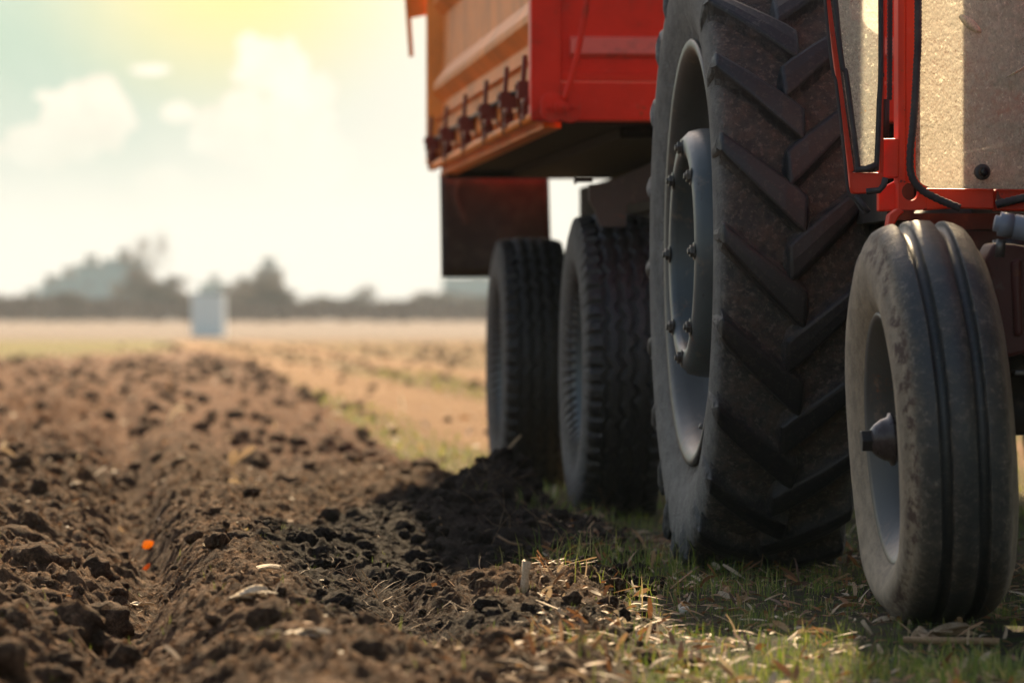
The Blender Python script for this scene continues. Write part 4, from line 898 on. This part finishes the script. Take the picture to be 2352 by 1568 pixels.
FB = mb.build('front_board', M_RED, TL, bevel=.004)
mb = LB(); mb.prism([(XL+.12, y, z) for y, z in ((Y0+.0335, 1.388), (Y0+.003, 1.401), (Y0+.012, 1.447), (Y0+.0335, 1.456))], (1, 0, 0), XR-XL-.24); mb.build('pressed_rib', paint('rib_highlight_paint', (.90, .15, .10), .4, dirt_amt=.5, rust=.5, chips=.2, spec=.4), FB, bevel=.003, top=TL)  # paler red paints a sky highlight onto the rib
s14 = 14.12; t_ = lambda px, py, d=s14: PL(px, py, d)
mb = LB(); mb.tube(spl([t_(1395, -260), t_(1352, -15), t_(1335, 80), t_(1318, 160), t_(1296, 232)], 5), .0095, 10); mb.build('tie_rod', M_RED, FB, top=TL)
mb = LB(); bc = t_(1288, 247, 14.14); outl = []
for k in range(24):
    a = 2*PI*k/24; rr = .058*abs(math.cos(a))**1.2+.034*abs(math.sin(a))**1.2; outl.append(bc+Vector((math.cos(a)*rr, -.012, math.sin(a)*rr)))
mb.prism(outl, (0, 1, 0), .014)
for dx, r_, l_ in ((0, .020, .03), (-.038, .009, .022), (.038, .009, .022)): mb.tube([bc+Vector((dx, 0, 0)), bc+Vector((dx, -l_, 0))], r_, 6 if dx else 16, flat=bool(dx))
mb.tube([bc+Vector((0, -.028, 0)), bc+Vector((0, -.036, 0))], .010, 12)
mb.build('rod_bracket', M_RED, FB, bevel=.002, top=TL)
# sides
M_LATCH = paint('dull_red_latch_paint', (.20, .03, .015), .5, dirt_amt=.5, rust=.5, chips=.5)
for side in (-1, 1):
    X0 = XL if side < 0 else XR; s = -side       # s points inward
    mb = LB(); yy0, yy1 = Y0+.095, Y1-.05; xi = X0+s*.045
    prof = [(X0+s*.045, 1.245), (X0+s*.030, 1.265), (X0+s*.030, 1.385), (X0+s*.012, 1.395), (X0+s*.045, 1.412), (X0+s*.048, 1.462), (X0+s*.008, 1.506), (X0+s*.008, 1.530), (X0+s*.046, 1.595), (X0+s*.048, 1.80), (X0+s*.010, 1.845), (X0+s*.010, 1.87), (X0+s*.046, 1.93), (X0+s*.046, 2.26), (X0+s*.0, 2.30), (X0+s*.0, ZT), (X0+s*.085, ZT), (X0+s*.085, 1.245)]
    mb.prism([(x, yy0, z) for x, z in prof], (0, 1, 0), yy1-yy0)
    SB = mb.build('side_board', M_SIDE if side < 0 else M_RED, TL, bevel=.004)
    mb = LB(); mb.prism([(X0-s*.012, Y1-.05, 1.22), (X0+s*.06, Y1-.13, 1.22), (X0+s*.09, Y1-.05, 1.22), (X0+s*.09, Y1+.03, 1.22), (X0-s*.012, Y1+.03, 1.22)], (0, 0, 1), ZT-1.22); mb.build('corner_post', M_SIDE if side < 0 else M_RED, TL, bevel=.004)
    mb = LB(); mb.tube([(X0+s*.012, Y0+.02, 1.212), (X0+s*.012, Y1, 1.212)], .016, 12); mb.bx(min(X0+s*.045, X0+s*.10), max(X0+s*.045, X0+s*.10), Y0+.1, Y1, 1.18, 1.225)
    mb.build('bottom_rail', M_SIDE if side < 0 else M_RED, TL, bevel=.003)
    if side < 0:
        mb = LB(); mb.tube([(X0+.012, Y0+.1, 1.318), (X0+.012, Y1-.1, 1.318)], .007, 8); mb.build('latch_shaft', M_DARKMET, SB, top=TL)
        for k, yc in enumerate((14.32, 14.98, 15.80, 16.75, 17.70, 18.55)):
            mb = LB(); xx = X0-.004
            mb.prism([(xx-.014, yc-.016, 1.30), (xx-.014, yc+.016, 1.30), (xx-.006, yc+.012, 1.405), (xx-.006, yc-.012, 1.405)], (1, 0, 0), .014)
            mb.box((xx+.004, yc, 1.300), (.055, .060, .052)); mb.tube([(xx-.03, yc, 1.308), (xx-.022, yc, 1.308)], .010, 10)
            mb.tube([(xx-.022, yc-.03, 1.283), (xx-.012, yc+.02, 1.245), (xx+.006, yc+.07, 1.208)], .0042, 6); mb.tube([(xx-.005, yc+.12, 1.275), (xx-.004, yc+.13, 1.235), (xx+.0, yc+.13, 1.195)], .0042, 6)
            mb.tube([(xx+.0, yc-.10, 1.262), (xx+.002, yc+.10, 1.262)], [.012, .012], 8)
            mb.box((xx+.008, yc+.02, 1.235), (.03, .05, .05)); mb.build('latch', M_LATCH, SB, bevel=.003, top=TL)
mb = LB(); mb.bx(XL+.09, XR-.09, Y1-.03, Y1+.01, 1.22, ZT); mb.build('tailgate', M_RED, TL, bevel=.004)
mb = LB(); mb.bx(XL+.05, XR-.05, Y0+.10, Y1-.05, 1.195, 1.235)
mb.bx(XL+.30, XR-.30, Y0+.3, Y1-.3, 1.16, 1.194)
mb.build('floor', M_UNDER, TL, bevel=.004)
mb = LB()
for xc in (1.88, 2.74): mb.bx(xc-.05, xc+.05, 14.35, Y1-.1, .98, 1.128); mb.bx(xc-.04, xc+.04, 14.5, Y1-.3, .82, .975)
for yc in (15.2, 16.3, 17.4, 18.5): mb.bx(1.931, 2.689, yc, yc+.08, .99, 1.12)
mb.bx(XL+.06, XR-.06, Y1-.16, Y1-.02, 1.165, 1.193)
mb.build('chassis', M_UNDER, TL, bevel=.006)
for yc in (14.82, 17.83):
    mb = LB(); mb.tube([(1.60, yc, .465), (3.02, yc, .465)], .05, 12); mb.build('axle', M_DARKMET, TL)
    for xc in (1.83, 2.79):
        mb = LB()
        for k in range(5): w_ = .42-.07*k; mb.tube([(xc, yc-w_, .60+.10*(1-(k*.0))-.018*k+0), (xc, yc, .535-.018*k+.04), (xc, yc+w_, .60+.10-.018*k)], .012, 6)
        mb.bx(xc-.03, xc+.03, yc-.45, yc-.38, .68, .975); mb.bx(xc-.03, xc+.03, yc+.38, yc+.45, .68, .975); mb.build('leaf_spring', M_BROWN, TL, bevel=.003)
# dusty bracket plate over the front axle
mb = LB(); pl = [t_(1353, 424, 14.6), t_(1392, 420, 14.6), t_(1500, 372, 14.6), t_(1620, 330, 14.6), t_(1620, 455, 14.6), t_(1505, 458, 14.6), t_(1440, 470, 14.6), t_(1440, 482, 14.6), t_(1368, 484, 14.6), t_(1353, 460, 14.6)]; mb.prism(pl[:], (0, 1, 0), .03)
mb.prism([p_+Vector((0, .001, 0)) for p_ in (t_(1366, 482, 14.6), t_(1440, 480, 14.6), t_(1438, 520, 14.6), t_(1380, 520, 14.6))], (0, 1, 0), .028)
mb.tube([t_(1318, 415, 14.65), t_(1362, 415, 14.65)], .006, 8); mb.tube([t_(1318, 415, 14.65), t_(1324, 415, 14.65)], .012, 8); mb.build('spring_bracket', M_BROWN, TL, bevel=.003)
mb = LB(); mb.tube([(1.9, 14.2, .9), (2.29, 12.5, .6)], .035, 10); mb.tube([(2.72, 14.2, .9), (2.33, 12.5, .6)], .035, 10); mb.tube([(2.31, 12.55, .6), (2.31, 12.3, .6)], .04, 12); mb.tube([(1.9, 14.2, .9), (1.9, 14.5, .92)], .035, 8); mb.tube([(2.72, 14.2, .9), (2.72, 14.5, .92)], .035, 8); mb.build('drawbar', M_RED, TL)
# mud flap
mb = LB(); ff_ = []; d9 = 18.95
gx = np.linspace(0, 1, 14); gz = np.linspace(0, 1, 10); V_ = []
for i, z in enumerate(gz):
    for j, x in enumerate(gx):
        px = 1010+4*z+x*(250+4*z)*(1); py = 398+238*z+2*x*0; p_ = PL(px, py, d9); p_.y += .010*math.sin(x*7)*z+.02*z*z; V_.append(p_)
mb.add(V_, [(i*14+j, i*14+j+1, i*14+15+j, i*14+14+j) for i in range(9) for j in range(13)]); o = mb.build('mud_flap', M_FLAP, TL, recalc=False); sm = o.modifiers.new('t', 'SOLIDIFY'); sm.thickness = .01
MF = o
mb = LB(); mb.tube(spl([t_(1100, 403, 18.9), t_(1065, 405, 18.9), t_(1048, 430, 18.9), t_(1047, 460, 18.9), t_(1062, 495, 18.9), t_(1070, 515, 18.9)], 6), .008, 8); mb.build('cable', M_LEAFC if 'M_LEAFC' in globals() else M_BROWN, MF, top=TL)
mb = LB(); mb.prism([t_(926, -60, 18.8), t_(938, -60, 18.8), t_(950, 130, 18.8), t_(940, 131, 18.8)], (0, 1, 0), .02); mb.prism([t_(935, 12, 18.8), t_(950, -30, 18.8), t_(985, -10, 18.8), t_(985, 34, 18.8), t_(945, 42, 18.8)], (0, 1, 0), .02001); mb.build('tailgate_lever', M_SIDE, TL, bevel=.002)
# wheels
tv, tf, ta = trailer_tyre(); mtyre = np_mesh('tyre', tv, tf, M_TYRET, ta)
mb = MB(); mb.lathe([(-.080, .245), (-.094, .262), (-.099, .272), (-.094, .276), (-.086, .262), (-.05, .25), (0, .235), (.05, .25), (.09, .27), (.096, .27), (.085, .245), (.02, .228), (-.03, .235)], 80, closed=True)
mb.lathe([(.0, .235), (-.02, .20), (-.030, .15), (-.012, .10), (-.012, .085), (-.06, .08), (-.085, .07), (-.09, .001)], 64); mb.lathe([(.008, .235), (-.01, .20), (-.018, .15), (0, .10), (0, 0.0)], 64)
for k in range(8):
    a = k*PI/4; mb.tube([(-.028, .125*math.cos(a), .125*math.sin(a)), (-.052, .125*math.cos(a), .125*math.sin(a))], .012, 6, flat=True)
TW = mb.build('wheel', M_STEEL); place(TW, TL, 1.56, 14.82, .458); TW.scale = (1.03, 1.03, 1.03); mtyre.parent = TW
def copy_wheel(lx, ly, flip):
    c_ = TW.copy(); COL.objects.link(c_); c_.parent = TL; c_.location = (lx-2.31, ly-16.4, .458 if ly < 16 else .438); c_.rotation_euler = (.3, 0, PI if flip else 0)
    if flip: c_.rotation_euler = (0, 0, PI)
    else: c_.rotation_euler = (0, 0, 0)
    for ch in TW.children:
        q_ = ch.copy(); COL.objects.link(q_); q_.parent = c_
copy_wheel(1.56, 17.83, 0); copy_wheel(3.06, 14.82, 1); copy_wheel(3.06, 17.83, 1)
#@@FAR
# ------------------------------------------------------------------ far trees
def tree_mesh(seed, height, spread, dens):
    rs = random.Random(seed); trunk, twig = MB(), MB(); trunk.at['tone'] = []; 
    def br(mb, p, d, L, r, depth):
        pts = [p]; rr = [r]; q = p
        for i in range(3):
            d = (d+Vector((rs.gauss(0, .15), rs.gauss(0, .15), rs.gauss(.04, .1)))).normalized(); q = q+d*L/3; pts.append(q); rr.append(r*(1-.22*(i+1)))
        (trunk if depth < 2 else twig).tube(pts, rr, 5 if depth < 2 else 3, cap=False)
        if depth < 5:
            for i in range(dens if depth < 4 else dens+1):
                t = rs.uniform(.35, 1); b = pts[min(3, int(t*3))].lerp(pts[min(3, int(t*3)+1)], .5) if t < .99 else pts[-1]
                sd_ = Vector((rs.gauss(0, 1), rs.gauss(0, 1), rs.gauss(.35, .5))).normalized()
                br(mb, b, (d*.55+sd_*spread).normalized(), L*rs.uniform(.55, .75), max(.025, r*.5), depth+1)
    br(trunk, Vector((0, 0, 0)), Vector((0, 0, 1)), height*.38, height*.018, 0)
    for mb in (trunk, twig): mb.at['tone'] = [rs.random()]*len(mb.v)
    a = trunk.build('tmp', M_BARK, recalc=False); b = twig.build('tmp', M_CROWN, recalc=False); r_ = (a.data, b.data); bpy.data.objects.remove(a); bpy.data.objects.remove(b); return r_
M_CROWN = litter_mat('bare_twigs', [(0, (.13, .085, .06)), (1, (.22, .14, .095))], 0.0, .9)
TM = [tree_mesh(1, 9, .8, 5), tree_mesh(2, 8, 1.0, 5), tree_mesh(3, 10, .6, 4), tree_mesh(5, 5, 1.2, 5), tree_mesh(9, 11, .75, 3)]
def gz_far(X, Y): l = W2L(X, Y); return h1(*l)
def tree(px, py_top, d, k, wide, label, group=None, name='bare_tree'):
    X = (px-1176)/F*d; z = gz_far(X, d); top = CAMH+(745-py_top)/F*d; me = TM[k]
    hgt = max(v.co.z for v in me[1].vertices); s = (top-z)/hgt
    e = empty(name, (X, d, z-.1), random.uniform(0, 6)); e.scale = (s*wide, s*wide, s)
    for nm, dt in (('trunk', me[0]), ('crown', me[1])):
        o = bpy.data.objects.new(nm, dt); COL.objects.link(o); o.parent = e
    return tag(e, label, 'tree', group)
tree(335, 520, 520, 4, .8, 'tallest thin bare tree rising above the stepped apartment block')
tree(375, 625, 500, 0, 1.2, 'broad bare tree right of the stepped apartment block')
tree(415, 655, 480, 1, 1.1, 'small bare tree left of the gap before the pale blue shed')
tree(580, 622, 560, 0, 1.3, 'dense dark tree just left of the dark square tower block')
tree(625, 608, 600, 2, 1.2, 'tall dark tree standing in front of the square tower block')
tree(545, 650, 520, 1, 1.2, 'rounded tree behind the pale blue shed')
tree(5, 670, 560, 1, 1, 'bare tree at the far left end of the treeline')
tree(850, 648, 640, 2, 1, 'spindly bare tree standing above the low hedge line')
tree(325, 605, 540, 1, 1.0, 'bare tree in front of the right end of the stepped block')
for px, py in ((30, 705), (75, 690), (120, 672), (150, 668), (180, 662), (205, 685), (240, 680), (270, 678), (325, 640), (350, 650), (390, 655), (415, 680), (505, 690), (535, 668), (565, 650), (590, 655), (612, 640), (645, 685)):
    tree(px, py, random.uniform(430, 600), random.choice((0, 1, 3)), 1.5, 'brown leafless tree in the band before the left apartment blocks', 'bare trees before the left blocks')
for px in range(670, 1130, 26):
    tree(px, random.uniform(664, 692), random.uniform(520, 640), random.choice((1, 3, 0)), 1.5, 'low leafless tree in the hedge line left of the trailer', 'trees of the right hedge line')
for px in (1200, 1270, 1340, 1420, 1950, 2340): tree(px, 690, 600, 1, 1.5, 'low leafless tree of the hedge line behind the trailer', 'trees hidden behind the trailer')
# scrubby thicket under the trees: nobody could count its stems
n = 42000; X = RNG.uniform(-85, 90, n); Y = RNG.uniform(420, 660, n); hh = (1.6+1.7*fbm(X*.06, Y*.0, 200, 3)); u_ = (X/Y*F+1176); gap = np.exp(-((u_-445)/22)**2); hh = hh*(1-.75*gap)
l0, l1 = W2L(X, Y); zb = H(l0, l1); zc = zb+hh*RNG.random(n)**.7; a = RNG.random(n)*2*PI; s = .16+.3*RNG.random(n)
P = np.zeros((n, 3, 3)); P[:, 0] = np.stack([X-s*np.cos(a), Y-s*np.sin(a), zc], -1); P[:, 1] = np.stack([X+s*np.cos(a), Y+s*np.sin(a), zc+.1], -1); P[:, 2] = np.stack([X+RNG.normal(0, .15, n), Y+RNG.normal(0, .15, n), zc+.9*s+.35], -1)
tag(np_mesh('distant_thicket', P.reshape(-1, 3), np.arange(n*3).reshape(-1, 3), M_CROWN, {'tone': np.repeat(RNG.random(n), 3)}), kind='stuff')
# ------------------------------------------------------------------ far buildings
WIN = None
def block(name, d, spans, m, label, storey=2.9, dep=14, base=None):
    global WIN
    xs_ = [(a-1176)/F*d for a, b, c_ in spans]+[(spans[-1][1]-1176)/F*d]; cx = (xs_[0]+xs_[-1])/2; zb = gz_far(cx, d) if base is None else base
    e = empty(name, (cx, d, zb)); e['ox'] = 0; tag(e, label, 'building' if d > 300 else 'shed')
    wl, rf = MB(), MB()
    for a, b, top in spans:
        x0, x1 = (a-1176)/F*d-cx, (b-1176)/F*d-cx; h = CAMH+(745-top)/F*d-zb
        wl.bx(x0, x1, 0, dep, -1, h); rh = .45 if d > 300 else .08; rf.bx(x0-.15*(d > 300), x1+.15*(d > 300), -.2*(d > 300), dep+.2, h+.003, h+rh)
        if d > 300:
            rf.bx((x0+x1)/2-1, (x0+x1)/2+1, 4, 8, h+.45, h+2.4)
            nxw = max(1, int((x1-x0)/3.2)); nz = max(1, int((h-1)/storey))
            for i in range(nxw):
                for j in range(nz):
                    if WIN is None:
                        w0 = MB(); w0.box((0, 0, 0), (1.5, .12, 1.4)); w0o = w0.build('window', M_WIN); WIN = w0o.data; bpy.data.objects.remove(w0o)
                    o = bpy.data.objects.new('window', WIN); COL.objects.link(o); o.parent = e; o.location = (x0+(i+.5)*(x1-x0)/nxw, -.03, 1.6+j*storey)
    wl.build('wall', m, e); rf.build('roof', M_ROOF, e); return e
block('apartment_building', 950, [(42, 90, 690), (90, 130, 658), (130, 172, 640), (172, 235, 612), (235, 322, 600)], M_BLOCK, 'long blue grey apartment block with a roofline stepping up to the right')
block('apartment_building', 1100, [(458, 520, 655)], M_BLOCK, 'narrow pale blue tower in the gap between the tree groups')
block('apartment_building', 850, [(586, 642, 622)], M_BLOCK2, 'dark square tower block among trees near the middle of the skyline')
block('apartment_building', 1000, [(1016, 1180, 640), (1180, 1300, 660)], M_BLOCK, 'pale blue building seen under the trailer mud flap')
e = block('storage_shed', 208, [(440, 512, 676)], M_SHED, 'pale blue metal shed standing alone at the field edge', dep=2.5)
mb = MB(); mb.box((-.35, -.02, .85), (.7, .05, 1.6)); mb.build('door', M_SHED, e)
# ------------------------------------------------------------------ air
mb = MB(); mb.bx(-900, 900, -70, 1640, -8, 38)
hm = bpy.data.materials.new('haze'); hm.use_nodes = True; hn = hm.node_tree; hn.nodes.remove(hn.nodes['Principled BSDF'])
pv = hn.nodes.new('ShaderNodeVolumePrincipled'); pv.inputs['Color'].default_value = (.48, .60, .70, 1); pv.inputs['Density'].default_value =     .00026; pv.inputs['Anisotropy'].default_value = .3
hn.links.new(pv.outputs[0], hn.nodes['Material Output'].inputs['Volume'])
hz = mb.build('haze', hm); tag(hz, kind='stuff')
scene.cycles.volume_bounces = 1
